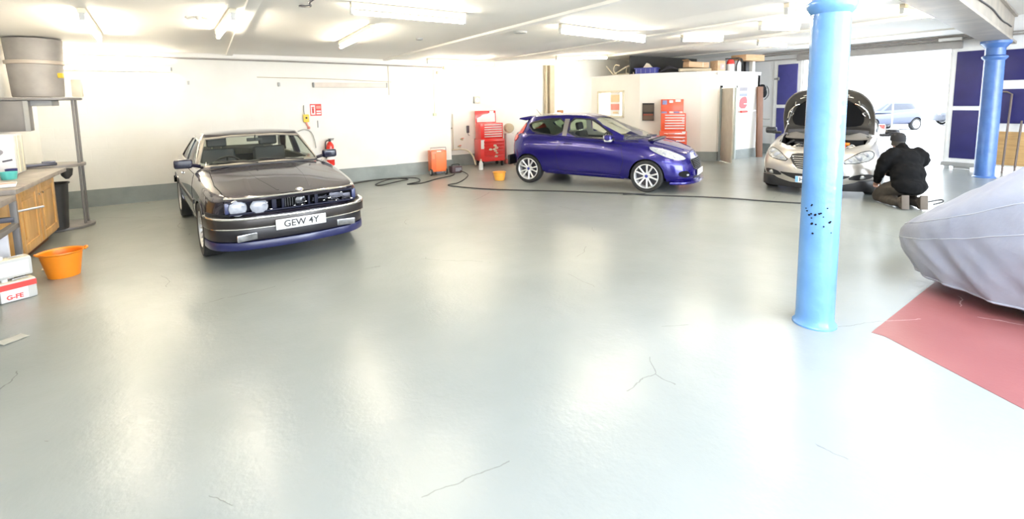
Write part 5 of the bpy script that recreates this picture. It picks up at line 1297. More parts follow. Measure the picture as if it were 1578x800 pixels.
# grille, lower intake, splitter, plate
gr = chaikin([(-.40, .575), (-.34, .60), (.34, .60), (.40, .575), (.33, .40), (-.33, .40)], 1)
go = add([patch(bv, gr, 'x', 1, .004, .008, .05)], 'grille', M['dark'], car)
b = MB()
for k in range(6):
    z = .425 + k * .03; pts = []
    for q in range(11):
        y = -.33 + .066 * q; h = bv.ray_cast(Vector((3, y, z)), Vector((-1, 0, 0)))[0]; pts.append(h + Vector((.010, 0, 0)))
    b.tube(pts, .006, seg=6)
b.build('grille_bar', M['black'], go)
add([ring_patch(bv, gr, .016, 'x', 1, .008, .012, .05)], 'grille_surround', M['dark_steel'], go)
add([patch(bv, chaikin([(-.36, .24), (-.40, .29), (.40, .29), (.36, .24)], 1), 'x', 1, .004, .008, .05)], 'lower_intake', M['black'], car)
sweep_box([Vector((x, y, .185)) for x, y in [(.42, -.80), (.62, -.72), (.76, -.52), (.83, -.25), (.845, 0), (.83, .25), (.76, .52), (.62, .72), (.42, .80)]], .045, .09, pm, 'front_splitter', car, 0)
h = bv.ray_cast(Vector((3, 0, .345)), Vector((-1, 0, 0)))[0]
b = MB(); b.box((h.x + .014, 0, .345), (.012, .52, .11), bev=.004); b.build('number_plate', M['plate_w'], car)
h = bv.ray_cast(Vector((3, 0, .655)), Vector((-1, 0, 0)))[0]; b = MB(); b.ball((h.x, 0, .655), .034, (.25, 1.6, .65), 16); b.build('badge', M['blue_plastic'], car)
bon = chaikin([(.60, -.52), (.66, 0), (.60, .52), (.2, .64), (.02, .62), (0, 0), (.02, -.62), (.2, -.64)], 1)
add([patch(bv, offset_poly(bon, .008), 'z', 1, .0015, .006)], 'bonnet_gap', M['dark'], car); hood = add([patch(bv, bon, 'z', 1, .004, .008)], 'bonnet', pm, car)
for y0, y1 in ((-.46, -.30), (.46, .30)): add([patch(bv, strip_poly([(.06, y0), (.25, y0 * .92), (.56, y1)], .022), 'z', 1, .012, .012)], 'bonnet_crease', pm, hood)
b = MB(); b.box((-.01, 0, .945), (.10, 1.04, .03), bev=.012); b.build('scuttle', M['black'], car)
for (y0, y1) in ((.50, -.10), (-.14, -.55)):
    pts = []
    for k in range(8):
        y = y0 + (y1 - y0) * k / 7; z = .985 + .03 * k / 7; hh = cv.ray_cast(Vector((2, y, z)), Vector((-1, 0, 0)))[0]; pts.append((hh.x + .02 if hh else -.05, y, z))
    b = MB(); b.tube(pts, .010, seg=6); b.build('wiper', M['black'], car)
# roof spoiler
b = MB(); b.prism([(-2.50, 1.365), (-2.58, 1.405), (-2.87, 1.355), (-2.88, 1.325), (-2.72, 1.30)], -.52, .52, T=rotm('X', PI / 2), bev=.012); b.build('roof_spoiler', pm, car)
b = MB(); b.box((-3.05, 0, .45), (.06, 1.4, .22), bev=.03); b.build('rear_diffuser', M['black'], car)
b = MB(); b.cyl((-2.60, 0, 1.40), (-2.72, 0, 1.53), .004, seg=6); b.build('aerial', M['black'], car)
for y in (-.36, .36): seat(car, -1.62, y, .34, M['fabric'], lean=.22, bs=1.02)
b = MB(); b.box((-2.45, 0, .50), (.45, 1.2, .2), bev=.05); b.box((-2.68, 0, .80), (.15, 1.2, .6), bev=.05, rot=rotm('Y', -.25)); b.build('rear_seat', M['fabric'], car)
b = MB(); b.box((-.62, 0, .82), (.50, 1.30, .26), bev=.07); b.build('dashboard', M['dash'], car)
steering(car, -.98, -.36, .92)
# ------------------------------------------------------------------ silver hatchback with its bonnet up
car = thing('silver_car', 'champagne silver car with its bonnet raised, partly hidden by the near blue column', 'car', (9.59, 4.56, 0), -2.813)
pm = M['p_silver']
rows = [
 dict(x0=-3.45, x1=.74, y=C(0), z=K((-3.45, .30), (-2.6, .20), (.2, .19), (.74, .21))),
 dict(x0=-3.45, x1=.74, y=C(.62), z=K((-3.45, .30), (-2.6, .20), (.2, .19), (.74, .21))),
 dict(x0=-3.54, x1=.86, y=K((-3.4, .78), (-2.6, .84), (-.2, .84), (.86, .80)), z=K((-3.54, .32), (-2.6, .23), (.2, .20), (.86, .20))),
 dict(x0=-3.58, x1=.92, y=K((-3.4, .84), (-2.6, .885), (-1.2, .87), (0, .89), (.9, .86)), z=K((-3.58, .47), (-2.6, .42), (.3, .38), (.92, .36))),
 dict(x0=-3.59, x1=.92, y=K((-3.4, .85), (-2.6, .898), (-1.2, .885), (0, .898), (.9, .85)), z=K((-3.59, .66), (-2.6, .62), (.2, .57), (.92, .50))),
 dict(x0=-3.58, x1=.88, y=K((-3.4, .83), (-2.6, .88), (-1.2, .88), (0, .875), (.88, .80)), z=K((-3.58, .86), (-2.6, .84), (-1, .80), (.2, .74), (.88, .64))),
 dict(x0=-3.56, x1=.80, y=K((-3.4, .78), (-2.6, .83), (-1.2, .83), (-.3, .80), (.8, .70)), z=K((-3.56, 1.0), (-2.6, 1.02), (-1.4, .99), (-.5, .955), (.1, .89), (.8, .735))),
 dict(x0=-3.56, x1=.78, y=K((-3.4, .74), (-1.2, .77), (-.3, .73), (.78, .62)), z=K((-3.56, 1.02), (-1.3, 1.0), (-.5, .975), (.1, .91), (.78, .765))),
 dict(x0=-3.56, x1=.78, y=K((-3.4, .42), (-.2, .44), (.78, .38)), z=K((-3.56, 1.03), (-1.3, 1.01), (-.5, .985), (.1, .93), (.78, .785))),
 dict(x0=-3.56, x1=.79, y=C(0), z=K((-3.56, 1.03), (-1.3, 1.01), (-.5, .99), (.1, .935), (.79, .79))),
]
body = loft_body(rows, R=.75, ex=2.4); bv = bvh_of(body)
gh = dict(w=[(0, .79), (.4, .735), (.8, .65), (1, .60)], xf=(-.30, -1.42), xr=(-3.5, -3.05), z0=.92, zr=K((-3.2, 1.33), (-2.6, 1.41), (-2.0, 1.445), (-1.6, 1.44), (-1.3, 1.40)), crown=.04, n=5.0)
cab = greenhouse(gh); cv = bvh_of(cab); inn = greenhouse(gh, .04, .3); inn.data.materials.append(M['headliner'])
sf = chaikin([(-.95, .985), (-1.46, 1.35), (-2.05, 1.375), (-2.10, 1.02)], 1); sr = chaikin([(-2.18, 1.02), (-2.14, 1.375), (-2.75, 1.33), (-3.02, 1.12), (-2.95, 1.05)], 1)
ws = chaikin([(-.72, .99), (-.56, 1.37), (-.2, 1.40), (.2, 1.40), (.56, 1.37), (.72, .99)], 1)
cut(cab, [inn, prism_cut(sf, 'y', -1.2, 1.2), prism_cut(sr, 'y', -1.2, 1.2), prism_cut(ws, 'x', -1.8, .4), prism_cut(chaikin([(-.6, 1.08), (-.5, 1.30), (.5, 1.30), (.6, 1.08)], 1), 'x', -4, -3.0)])
bay = [(.50, -.46), (.60, 0), (.50, .46), (.20, .66), (-.66, .70), (-.70, 0), (-.66, -.70), (.20, -.66)]
cut(body, [cyl_cut(xw, a, b_, .315, .37, M['dark']) for xw in (0, -2.7) for a, b_ in ((.74, 1.3), (-1.3, -.74))] + [cyl_cut(-2.7, a, b_, .315, .37, M['dark']) for a, b_ in ((.56, .75), (-.75, -.56))] + [box_cut(-3.3, -.95, -.68, .68, .32, 1.3, M['dash']), prism_cut(bay, 'z', .52, 1.3, M['dark'])])
own(body, 'body', pm, car); own(cab, 'roof', pm, car)
add([patch(cv, ws, 'x', 1, -.012, .004)], 'windscreen', M['glass'], car)
for s in (1, -1):
    add([patch(cv, sf, 'y', s, -.012, .004), patch(cv, sr, 'y', s, -.012, .004)], 'side_window', M['glass_tint'], car)
    add([ring_patch(cv, sf, .022, 'y', s, .003, .008, .05), ring_patch(cv, sr, .022, 'y', s, .003, .008, .05)], 'window_trim', M['black'], car)
    dpoly = [(-.78, .32), (-.72, .60), (-.78, .93), (-2.06, .985), (-2.12, .60), (-2.08, .32)]
    add([patch(bv, offset_poly(dpoly, .006), 'y', s, .0015, .006)], 'door_gap', M['dark'], car); d_ = add([patch(bv, dpoly, 'y', s, .003, .006)], 'door', pm, car)
    hb = bv.ray_cast(Vector((-1.95, s * 3, .86)), Vector((0, -s, 0)))[0]; b = MB(); b.box((hb.x, hb.y + s * .016, hb.z), (.19, .022, .034), bev=.01); b.build('handle', M['chrome'], d_)
    for xw in (0, -2.7):
        arc = [(xw + .376 * math.cos(a), .315 + .376 * math.sin(a)) for a in [PI * (-.03 + 1.06 * k / 24) for k in range(25)]]
        add([ring_patch(bv, arc, -.026, 'y', s, .008, .016, closed=False, step=.5)], 'arch_lip', pm, car)
        wheel(car, xw, s * .775, .318, .215, .215, 'twin', M['rim'])
    hp = chaikin([(s * .38, .60), (s * .52, .715), (s * .66, .785), (s * .755, .79), (s * .80, .74), (s * .775, .66), (s * .62, .615)], 1)
    hl = add([patch(bv, hp, 'x', 1, .005, .012, .03)], 'headlamp', M['lamp_bright'], car)
    for y, z, r in ((.60, .685, .062), (.69, .735, .05), (.50, .65, .035)):
        h = bv.ray_cast(Vector((3, s * y, z)), Vector((-1, 0, 0)))
        if h[0]: rf = MB(); rf.ball(h[0] + h[1] * .002, r, (.35, 1, .9), 16); rf.build('reflector', M['lamp_face'], hl)
    add([ring_patch(bv, hp, .010, 'x', 1, .007, .012, .04)], 'headlamp_rim', M['black_gloss'], hl)
    add([patch(bv, hp, 'x', 1, .016, .003, .03)], 'lens', M['clear'], hl)
    fg = chaikin([(s * .46, .345), (s * .60, .43), (s * .80, .425), (s * .82, .36), (s * .64, .325)], 1)
    rec = add([patch(bv, fg, 'x', 1, .004, .008, .04)], 'fog_recess', M['black'], car)
    h = bv.ray_cast(Vector((3, s * .665, .377)), Vector((-1, 0, 0)))
    b = MB(); b.ball(h[0] + Vector((.004, 0, 0)), .042, (.3, 1.3, .8), 16); b.build('fog_lamp', M['lamp_silver'], rec)
    b = MB(); b.box((-.78, s * 1.0, 1.045), (.12, .21, .13), bev=.05, seg=3, rot=s * -.1); mo = b.build('door_mirror', M['black_gloss'], car)
    b = MB(); b.box((-.77, s * .89, 1.0), (.08, .16, .05), bev=.015); b.build('mirror_stalk', M['black'], mo)
    b = MB(); b.box((-.845, s * 1.0, 1.045), (.008, .17, .10), bev=.003, rot=s * -.1); b.build('mirror_glass', M['chrome'], mo)
    b = MB(); b.box((-3.52, s * .72, .92), (.12, .20, .30), bev=.04); b.build('tail_lamp', M['lamp_red'], car)
# grille: upright shield with bars
gr = chaikin([(-.40, .705), (-.20, .74), (.20, .74), (.40, .705), (.27, .50), (.14, .475), (-.14, .475), (-.27, .50)], 1)
go = add([patch(bv, gr, 'x', 1, .005, .010, .05)], 'grille', M['black'], car); add([ring_patch(bv, gr, .020, 'x', 1, .014, .02, .05)], 'grille_surround', M['chrome'], go)
b = MB()
for k in range(6):
    z = .515 + k * .035; hw = .24 + (z - .50) * .52
    b.tube([bv.ray_cast(Vector((3, -hw + 2 * hw * q / 10, z)), Vector((-1, 0, 0)))[0] + Vector((.016, 0, 0)) for q in range(11)], .009, seg=6)
b.build('grille_bar', M['chrome'], go)
sm = [(-.66, .40), (-.50, .385), (-.40, .335), (-.22, .275), (.22, .275), (.40, .335), (.50, .385), (.66, .40), (.5, .345), (.36, .26), (.2, .215), (-.2, .215), (-.36, .26), (-.5, .345)]
add([patch(bv, chaikin([(-.56, .405), (-.36, .40), (.36, .40), (.56, .405), (.36, .32), (.16, .26), (-.16, .26), (-.36, .32)], 1), 'x', 1, .004, .008, .05)], 'lower_intake', M['black'], car)
sweep_box([Vector((x, y, .225)) for x, y in [(.44, -.862), (.55, -.82), (.68, -.68), (.79, -.40), (.835, 0), (.79, .40), (.68, .68), (.55, .82), (.44, .862)]], .18, .12, M['black'], 'front_spoiler', car, 0)
h = bv.ray_cast(Vector((3, 0, .30)), Vector((-1, 0, 0)))[0]
T = tr(h.x + .02, 0, .30); b = MB(); b.box((0, 0, 0), (.012, .52, .111), bev=.004, T=T); po = b.build('number_plate', M['plate_w'], car)
b = MB(); text_into(b, 'H', T @ tr(.008, -.165, -.002) @ Matrix(((0, 0, 1, 0), (1, 0, 0, 0), (0, 1, 0, 0), (0, 0, 0, 1))), .095, .0008, bold=.0015); b.build('lettering', M['black'], po)
b = MB(); b.box((.006, -.237, 0), (.003, .045, .1), T=T); b.build('blue_band', mat('band_blue', (.20, .45, .75)), po)
# engine bay
b = MB(); b.box((.10, -.05, .66), (.62, .66, .20), bev=.04); b.box((.05, -.05, .775), (.44, .50, .05), bev=.02); b.build('engine', M['black'], car)
b = MB()
for k in range(4): b.box((.05, -.22 + k * .11, .805), (.36, .03, .02), bev=.006)
b.build('engine_rib', M['dark_steel'], car)
b = MB(); b.box((.02, .50, .70), (.28, .20, .22), bev=.012); bt = b.build('battery', M['bin'], car)
b = MB(); b.box((.02, .50, .815), (.24, .17, .02), bev=.005); b.build('battery_cover', M['paper'], bt)
b = MB(); b.box((.30, .44, .74), (.20, .22, .10), bev=.03); b.build('header_tank', M['amber'], car)
b = MB(); b.cyl((.16, .34, .80), (.16, .34, .87), .045); b.build('filler_cap', M['red_orange'], car)
b = MB(); b.box((-.10, .36, .86), (.10, .12, .05), bev=.012); b.build('fuse_box', M['orange'], car)
b = MB(); b.cyl((.32, -.50, .70), (.32, -.50, .83), .055); b.ball((.2, -.42, .76), .07, (1.4, 1, .7)); b.build('washer_bottle', M['cream'], car)
b = MB(); rs = random.Random(21)
for (p, r, k) in [([(.5, -.4, .74), (.3, -.3, .84), (.1, -.4, .86), (-.2, -.3, .84)], .025, 0), ([(.5, .3, .76), (.3, .2, .85), (.0, .3, .86), (-.3, .4, .84)], .03, 0), ([(.45, -.1, .78), (.4, .2, .80), (.42, .45, .76)], .022, 0), ([(.35, -.55, .8), (.1, -.52, .86), (-.3, -.5, .88)], .018, 0)]: b.tube(p, r, smooth=5)
b.build('hose', M['rubber'], car)
for k in range(8):
    y = rs.uniform(-.6, .5); x = rs.uniform(-.2, .45); b = MB(); b.tube([(x, y, .80), (x + rs.uniform(-.15, .15), y + .10, .86), (x + rs.uniform(-.2, .05), y + .15, .82)], .011, smooth=4, seg=6); b.build('pipework', M['steel'], car)
b = MB(); b.box((-.62, 0, .93), (.16, 1.34, .10), bev=.03); b.box((-.50, 0, .86), (.06, 1.2, .10), bev=.02); b.build('scuttle', M['black'], car)
b = MB(); b.box((.56, 0, .765), (.08, .9, .05), bev=.02); b.build('slam_panel', M['dash'], car)
# raised bonnet: hinged at the scuttle, underside towards the camera
hing = Vector((-.72, 0, 1.0)); ang = math.radians(58)
def hood_pt(l, y, d):    # l along the bonnet from the hinge, d towards the underside
    return hing + Vector((math.cos(ang), 0, math.sin(ang))) * l + Vector((0, y, 0)) + Vector((math.sin(ang), 0, -math.cos(ang))) * d
def hw_(l): return pchip([(0, .745), (.3, .75), (.62, .70), (.86, .56), (.97, .36), (1.0, .0)])(l)
LH = 1.03
def hood_fn(dd):
    def f(i, j):
        l = math.sin(PI / 2 * i / 26); y = hw_(l) * (-1 + 2 * j / 24); return hood_pt(l * LH, y, dd - .07 * (1 - (y / .76) ** 2) - .05 * math.sin(PI * l) + .06 * l ** 3)
    return f
b = MB(); b.grid(hood_fn(0), 27, 25); bo = b.build('bonnet', pm, car, solid=.012)
M['hood_in'] = mat('bonnet_inner', (.085, .078, .07), rough=.35, metal=.4, coat=.4)
b = MB(); b.grid(lambda i, j: (lambda l, y: hood_pt(l * LH, y * .985, .030 - .07 * (1 - (y / .76) ** 2) - .05 * math.sin(PI * l) + .06 * l ** 3))(math.sin(PI / 2 * (i + .4) / 26.6) * .985, hw_(math.sin(PI / 2 * (i + .4) / 26.6)) * (-1 + 2 * j / 24)), 27, 25); b.build('inner_frame', M['hood_in'], bo, solid=.008)
pad = chaikin([(.14, -.50), (.14, .50), (.30, .60), (.50, .54), (.74, .34), (.80, 0), (.74, -.34), (.50, -.54), (.30, -.60)], 2)
bm = bmesh.new(); bm.faces.new([bm.verts.new((l * LH, y, 0)) for l, y in pad])
for q in range(1, 12):
    bmesh.ops.bisect_plane(bm, geom=bm.verts[:] + bm.edges[:] + bm.faces[:], plane_co=(q * .08, 0, 0), plane_no=(1, 0, 0)); bmesh.ops.bisect_plane(bm, geom=bm.verts[:] + bm.edges[:] + bm.faces[:], plane_co=(0, -.66 + q * .11, 0), plane_no=(0, 1, 0))
for v in bm.verts:
    l, y = v.co.x, v.co.y; v.co = hood_pt(l, y, .058 - .07 * (1 - (y / .76) ** 2) - .05 * math.sin(PI * l / LH) + .06 * (l / LH) ** 3)
bmesh.ops.solidify(bm, geom=bm.faces[:], thickness=.014); b = MB(); b.merge(bm); b.build('insulation_pad', M['dark'], bo)
b = MB()
for s in (-1, 1):
    for pts in ([(.36, .66), (.50, .62), (.62, .52), (.66, .44)], [(.62, .52), (.74, .50)], [(.86, .36), (.90, .20), (.90, .10)], [(.30, .68), (.22, .66)], [(.50, .62), (.46, .56), (.40, .60)], [(.80, .42), (.84, .30)]):
        b.tube([hood_pt(l * LH, s * y, .062 - .07 * (1 - (y / .76) ** 2) - .05 * math.sin(PI * l) + .06 * l ** 3) for l, y in pts], .013, smooth=4, seg=8)
b.build('frame_rib', M['chrome'], bo)
b = MB(); b.grid(lambda i, j: hood_pt(-.02 + .15 * i / 3, -.66 + 1.32 * j / 12, .07 - .05 * (1 - ((-.66 + 1.32 * j / 12) / .76) ** 2)), 4, 13); b.build('hinge_panel', mat('hinge_grey', (.09, .09, .10), rough=.4), bo, solid=.02)
b = MB(); b.tube([(.45, -.62, .80), hood_pt(.62, -.55, .05)], .008); b.build('bonnet_stay', M['steel'], car)
for y in (-.38, .38): seat(car, -1.95, y, .36, M['fabric'])
b = MB(); b.box((-.95, 0, .86), (.5, 1.4, .26), bev=.07); b.build('dashboard', M['dash'], car)

# ------------------------------------------------------------------ covered car
t_ = thing('covered_car', 'car hidden under a wrinkled pale grey fabric cover on the red painted bay', 'covered car', (5.82, -.22, 0))
zt = K((-2.0, .85), (-1.2, 1.1), (-.6, 1.46), (.2, 1.53), (.8, 1.46), (1.2, 1.27), (1.6, 1.01), (1.95, .80), (2.1, .70))
def cov(i, j, NU=220, NV=64):
    th = 2 * PI * i / NU; c, s = math.cos(th), math.sin(th); n_ = 3.2
    px = .89 * math.copysign(abs(c) ** (2 / n_), c); py = 2.12 * math.copysign(abs(s) ** (2 / n_), s)
    q = j / (NV - 1)
    if q < .5:                                   # skirt, hem upwards
        k = q / .5; rho = .93 + .07 * math.sin(k * PI / 2); edge = zt(py * 1.0) * .62
        hem = .12 - .085 * min(1, max(0, (1.25 - py) / .8)) + .035 * noise.noise(Vector((c * 2.5, s * 4, 1))) + .05 * max(0, math.sin(th * 2 + .4)) ** 3
        z = hem + (edge - hem) * k
    else:
        k = (q - .5) / .5; rho = math.cos(k * PI / 2) ** .55 if k < 1 else 0.0
        top = zt(py * rho); edge = zt(py) * .62; z = edge + (top - edge) * math.sin(k * PI / 2) ** .8
        rho = max(rho, 0)
    x, y = px * rho, py * rho
    # folds: vertical gathers on the skirt, long creases over the top
    side = max(0, 1 - q * 1.9)
    g_ = (.060 * noise.noise(Vector((th * 4.2, q * 2.2, 3))) + .030 * noise.noise(Vector((th * 11 + q * 6, q * 4.0, 5)))) * (.35 + side * 1.15)
    h_ = .022 * noise.noise(Vector((x * 3.2 + y * 1.4, y * 2.6 - x, 7))) + .022 * abs(noise.noise(Vector((x * 5 - y * 3.5, y * 5, 9))))
    nx, ny = c, s * .8
    return Vector((x + nx * g_, y + ny * g_, max(.03, z + h_ * (1 if q > .3 else .4))))
b = MB(); b.grid(cov, 220, 64, True); bmesh.ops.remove_doubles(b.bm, verts=b.bm.verts, dist=1e-4); cvr = b.build('cover_sheet', M['cover'], t_, ang=180)
b = MB()
for j in (27, 36):
    b.tube([cov(i, j) + Vector((0, 0, .002)) for i in range(0, 220, 2)], .0045, seg=5, closed=True)
b.build('seam', mat('seam', (.38, .39, .42), rough=.8), t_)
b = MB(); b.tube([cov(i, 0) + Vector((0, 0, .004)) for i in range(0, 220)], .010, seg=6, closed=True); b.build('hem', M['cover'], t_)
for sx in (-1, 1):
    for sy in (-1.05, 1.0):
        b = MB(); b.lathe([(.2, -.09), (.29, -.1), (.31, -.06), (.31, .06), (.29, .1), (.2, .09)], tr(sx * .58, sy, .31) @ rotm('Y', PI / 2), 32); b.build('wheel', M['rubber'], t_)
b = MB(); b.box((0, 0, .34), (1.30, 2.9, .22), bev=.05); b.build('underbody', M['dark'], t_)

# ------------------------------------------------------------------ person kneeling by the front wheel
pr = thing('person', 'person in black jacket and cap kneeling with back turned by the silver car wheel', 'person', (9.12, 3.10, 0), math.radians(48))
def remesh(mb, name, m, parent, vox=.016, it=6, disp=0.0):
    o = mb.build(name, m, None)
    r = o.modifiers.new('r', 'REMESH'); r.mode = 'VOXEL'; r.voxel_size = vox
    s = o.modifiers.new('s', 'SMOOTH'); s.factor = .5; s.iterations = it
    me = eval_mesh(o); o.modifiers.clear(); old = o.data; o.data = me; bpy.data.meshes.remove(old)
    if disp:
        for v in me.vertices:
            p = v.co; v.co = p + v.normal * (disp * (noise.noise(Vector((p.x * 9, p.y * 9, p.z * 16))) + .6 * noise.noise(Vector((p.x * 20 + p.z * 14, p.y * 20, p.z * 9)))))
    me.materials.clear(); me.materials.append(m); me.shade_smooth(); o.name = name; o.parent = parent; return o
def limb(b, pts, rs_, sm=5):
    n = len(pts); P = crom([Vector(p) for p in pts], sm); f = pchip([(k, r) for k, r in enumerate(rs_)])
    b.tube(P, [f(k / sm) for k in range(len(P))], seg=16); b.ball(P[0], rs_[0]); b.ball(P[-1], rs_[-1])
skin = mat('skin', (.62, .36, .27), rough=.5)
HD = Vector((.20, .03, 1.01))
b = MB()
b.ball(HD, .10, (1.0, .80, 1.20), 24); b.ball(HD + Vector((.045, 0, -.06)), .062, (1, .85, 1), 16); b.ball(HD + Vector((.105, 0, -.015)), .018, (1, .8, 1.5), 10)
limb(b, [(.10, 0, .82), (.16, .02, .93)], [.06, .055]); b.ball((.0, 0, .62), .15, (.8, 1.1, 1.6)); b.ball((-.09, 0, .38), .15, (.9, 1.1, .8))
for s in (-1, 1):
    b.ball(HD + Vector((-.005, s * .080, -.01)), .026, (.7, .4, 1.2), 10)
    limb(b, [(-.08, s * .11, .34), (.36, s * .16, .10)], [.085, .06]); limb(b, [(.36, s * .16, .09), (-.14, s * .13, .09)], [.06, .045]); limb(b, [(-.14, s * .13, .09), (-.24, s * .13, .05)], [.045, .035])
    hand = Vector((.33, .22, .36)) if s > 0 else Vector((.43, .0, .46))
    el = Vector((.11, s * .29, .56)) if s > 0 else Vector((.19, -.23, .57))
    limb(b, [(.05, s * .20, .82), el], [.055, .045]); limb(b, [el, hand], [.043, .030])
    d = (hand - el).normalized(); sd = d.cross(Vector((0, 0, 1))).normalized() * (-s); dn = sd.cross(d).normalized()
    if dn.z > 0: dn = -dn
    pc_ = hand + d * .055; b.ball(pc_, .036, (1, 1, .55), 14); limb(b, [hand, pc_ + d * .03], [.028, .030], 3)
    for k, (o_, L_) in enumerate([(-.030, .060), (-.010, .072), (.010, .068), (.030, .052)]):
        r0_ = pc_ + d * .035 + sd * o_; limb(b, [r0_, r0_ + d * L_ * .5 + dn * .008, r0_ + d * L_ * .8 + dn * .028, r0_ + d * L_ * .82 + dn * .045], [.0105, .010, .009, .008], 3)
    th_ = pc_ + sd * -.03; limb(b, [th_ - d * .02, th_ + d * .012 - sd * .018 + dn * .01, th_ + d * .04 - sd * .022 + dn * .024], [.013, .012, .010], 3)
body_ = remesh(b, 'body', skin, pr, .009, 3)
jm = mat('jacket', (.005, .005, .0055), rough=.9, spec=.15, bump=.2, bscale=30)
b = MB()
b.ball((.03, 0, .72), .19, (.86, 1.28, 1.0), 24); b.ball((-.05, 0, .50), .195, (.92, 1.22, 1.25), 24); b.ball((-.10, 0, .36), .20, (.95, 1.22, .70), 24); b.ball((.04, 0, .84), .14, (.9, 1.45, .55), 20); b.ball((-.14, 0, .30), .16, (.8, 1.3, .6), 20)
limb(b, [(.06, 0, .84), (.12, .015, .93)], [.10, .078])
for s in (-1, 1):
    hand = Vector((.33, .22, .36)) if s > 0 else Vector((.43, .0, .46)); el = Vector((.11, s * .29, .56)) if s > 0 else Vector((.19, -.23, .57))
    limb(b, [(.04, s * .17, .82), (.06, s * .25, .74), el], [.105, .098, .082]); limb(b, [el, el.lerp(hand, .5), hand], [.082, .070, .056])
remesh(b, 'jacket', jm, pr, .014, 6, .012)
b = MB(); tm = mat('trousers', (.055, .045, .036), rough=.85, bump=.2, bscale=25)
b.ball((-.09, 0, .34), .17, (1, 1.2, .9), 20)
for s in (-1, 1):
    limb(b, [(-.08, s * .11, .32), (.16, s * .15, .24), (.37, s * .17, .105)], [.125, .115, .085]); limb(b, [(.36, s * .17, .088), (.12, s * .15, .085), (-.13, s * .13, .09)], [.085, .082, .068])
remesh(b, 'trousers', tm, pr, .014, 5, .008)
bm_ = mat('boots', (.085, .066, .052), rough=.9, col2=(.05, .04, .033), scale=14)
for s in (-1, 1):
    b = MB(); limb(b, [(-.09, s * .125, .095), (-.17, s * .125, .105)], [.062, .062], 3); limb(b, [(-.17, s * .125, .15), (-.20, s * .125, .09), (-.185, s * .125, .045)], [.042, .052, .045], 4); b.box((-.235, s * .125, .10), (.045, .10, .18), bev=.02, rot=rotm('Y', .12))
    bo = remesh(b, 'boot', bm_, pr, .010, 3)
    b = MB(); b.box((-.265, s * .125, .118), (.026, .105, .215), bev=.012, rot=rotm('Y', .12)); b.build('sole', mat('sole', (.12, .098, .08), rough=.95), bo)
b = MB(); cp = HD + Vector((-.005, 0, .035)); b.lathe([(.108, -.035), (.112, .0), (.105, .05), (.08, .085), (.04, .10), (.001, .104)], tr(*cp) @ Matrix.Diagonal((1.05, .88, 1, 1)), 28)
b.prism(chaikin([(.08, -.075), (.17, -.05), (.17, .05), (.08, .075)], 2), -.03, -.022, T=tr(*cp)); b.build('cap', mat('cap', (.012, .012, .014), rough=.85), pr)
b = MB(); b.grid(lambda i, j: HD + Vector(((.103 + .003 * (j % 2)) * math.cos(PI * .5 + PI * i / 14) * 1.0, .088 * math.sin(PI * .5 + PI * i / 14), .02 - .022 * j)), 15, 5); b.build('hair', mat('hair', (.03, .025, .02), rough=.7), pr, solid=.008)
for s in (-1, 1):
    b = MB(); b.ball(HD + Vector((.088, s * .034, .005)), .013, seg=10); e_ = b.build('eye', M['paper'], pr)
    b = MB(); b.ball(HD + Vector((.098, s * .034, .005)), .006, seg=8); b.build('pupil', M['black'], e_)
b = MB(); b.box(HD + Vector((.098, 0, -.07)), (.012, .045, .010), bev=.004); b.build('mouth', mat('lips', (.50, .22, .18)), pr)
pipe('air_line', [(9.55, 2.86, .02), (9.66, 2.78, .06), (9.78, 2.84, .07), (9.72, 2.98, .02)], .010, M['rubber'], 'short black loop of air line on the floor behind the kneeling person', 'hose', 5)

# ------------------------------------------------------------------ pale cars far outside in the yard
def far_car(loc, rot, paint, label):
    t_ = thing('parked_car', label, 'car', loc, rot)
    rr = [dict(x0=-3.2 + .1 * (k == 9), x1=.8 - .1 * (k > 6), y=C(w_), z=K((-3.2, z0), (.8, z1))) for k, (w_, z0, z1) in enumerate([(0, .3, .25), (.6, .3, .25), (.80, .34, .28), (.85, .5, .4), (.87, .7, .55), (.85, .88, .64), (.80, 1.0, .72), (.74, 1.02, .75), (.4, 1.03, .77), (0, 1.03, .78)])]
    bd = loft_body(rr, R=.6, ex=2.4); cut(bd, [cyl_cut(x, a, b_, .3, .35, M['dark']) for x in (0, -2.5) for a, b_ in ((.55, 1.2), (-1.2, -.55))]); own(bd, 'body', paint, t_)
    g_ = dict(w=[(0, .74), (.5, .67), (1, .56)], xf=(-.2, -1.2), xr=(-3.1, -2.7), z0=.88, zr=K((-2.9, 1.36), (-1.8, 1.44), (-1.2, 1.40)), crown=.03, n=5)
    gr_ = greenhouse(g_); gv = bvh_of(gr_); own(gr_, 'roof', paint, t_)
    gl = mat('yard_glass', (.02, .025, .04), rough=.1)
    for s in (1, -1): add([patch(gv, [(-.75, 1.0), (-1.25, 1.33), (-2.5, 1.33), (-2.8, 1.08)], 'y', s, .006, .01)], 'side_window', gl, t_)
    add([patch(gv, [(-.62, 1.0), (-.5, 1.34), (.5, 1.34), (.62, 1.0)], 'x', 1, .006, .01)], 'windscreen', gl, t_)
    for s in (1, -1):
        for x in (0, -2.5): wheel(t_, x, s * .75, .3, .2, .2, 'twin', M['rim'])
        b = MB(); b.box((.62, s * .58, .66), (.12, .26, .12), bev=.04); b.build('headlamp', M['lamp_silver'], t_)
far_car((28.2, 11.7, -.02), 2.75, mat('yard_paint_blue', (.035, .045, .09), rough=.35, coat=.6), 'pale washed out car parked in the bright yard behind the kneeling person')
far_car((36.5, 10.6, -.02), 2.2, mat('yard_paint_grey', (.04, .045, .06), rough=.35, coat=.6), 'small faint car further off in the bright yard beside the right door jamb')
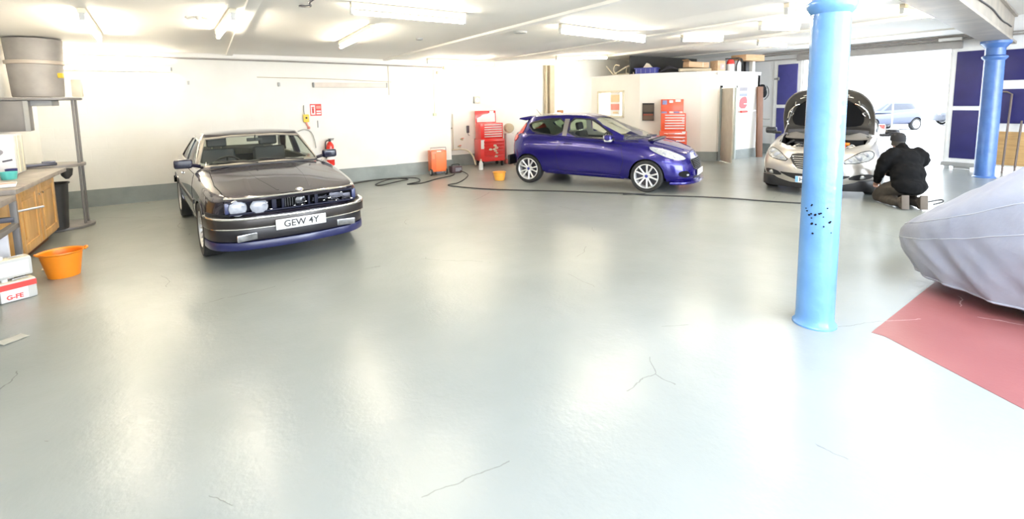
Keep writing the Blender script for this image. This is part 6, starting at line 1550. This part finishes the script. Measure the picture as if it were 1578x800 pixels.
b = MB(); b.tube([(24.0, 8.75, -.02), (24.0, 8.75, 2.3)], .03); b.box((24.0, 9.2, 2.3), (.06, 1.4, .05)); tag(b.build('barrier_post', M['grey_paint']), 'thin post with a short crossbar out in the bright yard right of the raised bonnet', 'post')
# ------------------------------------------------------------------ light: overcast daylight through the open sides, tubes inside, added fill lamps
wd = bpy.data.worlds.new('world'); scene.world = wd; wd.use_nodes = True
N = wd.node_tree.nodes; L = wd.node_tree.links; bg = N['Background']
tc = N.new('ShaderNodeTexCoord'); sp_ = N.new('ShaderNodeSeparateXYZ'); L.new(tc.outputs['Generated'], sp_.inputs[0])
rp = N.new('ShaderNodeValToRGB'); rp.color_ramp.elements[0].position = .45; rp.color_ramp.elements[0].color = (.80, .82, .85, 1); rp.color_ramp.elements[1].position = .75; rp.color_ramp.elements[1].color = (.80, .90, 1.0, 1)
mr = N.new('ShaderNodeMapRange'); mr.inputs[1].default_value = -1; mr.inputs[2].default_value = 1; L.new(sp_.outputs[2], mr.inputs[0]); L.new(mr.outputs[0], rp.inputs[0]); L.new(rp.outputs[0], bg.inputs['Color'])
bg.inputs['Strength'].default_value = 3.2
scene.view_settings.view_transform = 'Standard'; scene.view_settings.look = 'None'; scene.view_settings.gamma = 1; scene.view_settings.use_curve_mapping = False
scene.view_settings.exposure = 1.7
scene.cycles.use_denoising = True
scene.cycles.max_bounces = 8; scene.cycles.diffuse_bounces = 5; scene.cycles.glossy_bounces = 4; scene.cycles.transparent_max_bounces = 12
scene.cycles.sample_clamp_indirect = 6
scene.cycles.caustics_reflective = False; scene.cycles.caustics_refractive = False

def area(name, loc, aim, sx, sy, power, col):
    l = bpy.data.lights.new(name, 'AREA'); l.shape = 'RECTANGLE'; l.size = sx; l.size_y = sy; l.energy = power; l.color = col
    o = bpy.data.objects.new(name, l); COL.objects.link(o); o.location = loc
    o.rotation_euler = (Vector(aim) - Vector(loc)).to_track_quat('-Z', 'Y').to_euler(); return o
# unseen lamp added at the open front, boosting daylight from behind the camera
area('daylight_fill', (8.5, -4.6, 1.7), (4.5, 3, .2), 8, 2.8, 260, (.76, .88, 1.0))
# unseen lamp added overhead to brighten the foreground floor with bluish light
area('overhead_fill', (3.2, .35, 3.38), (3.2, .75, 0), 5.5, 1.5, 150, (.72, .83, 1.0))

pl_ = bpy.data.lights.new('office_fill_lamp', 'POINT'); pl_.energy = 90; pl_.color = (1, .93, .82); pl_.shadow_soft_size = .15  # unseen lamp added inside the office to brighten its window and door gap
po_ = bpy.data.objects.new('office_fill_lamp', pl_); COL.objects.link(po_); po_.location = (12.2, 10.9, 2.15)
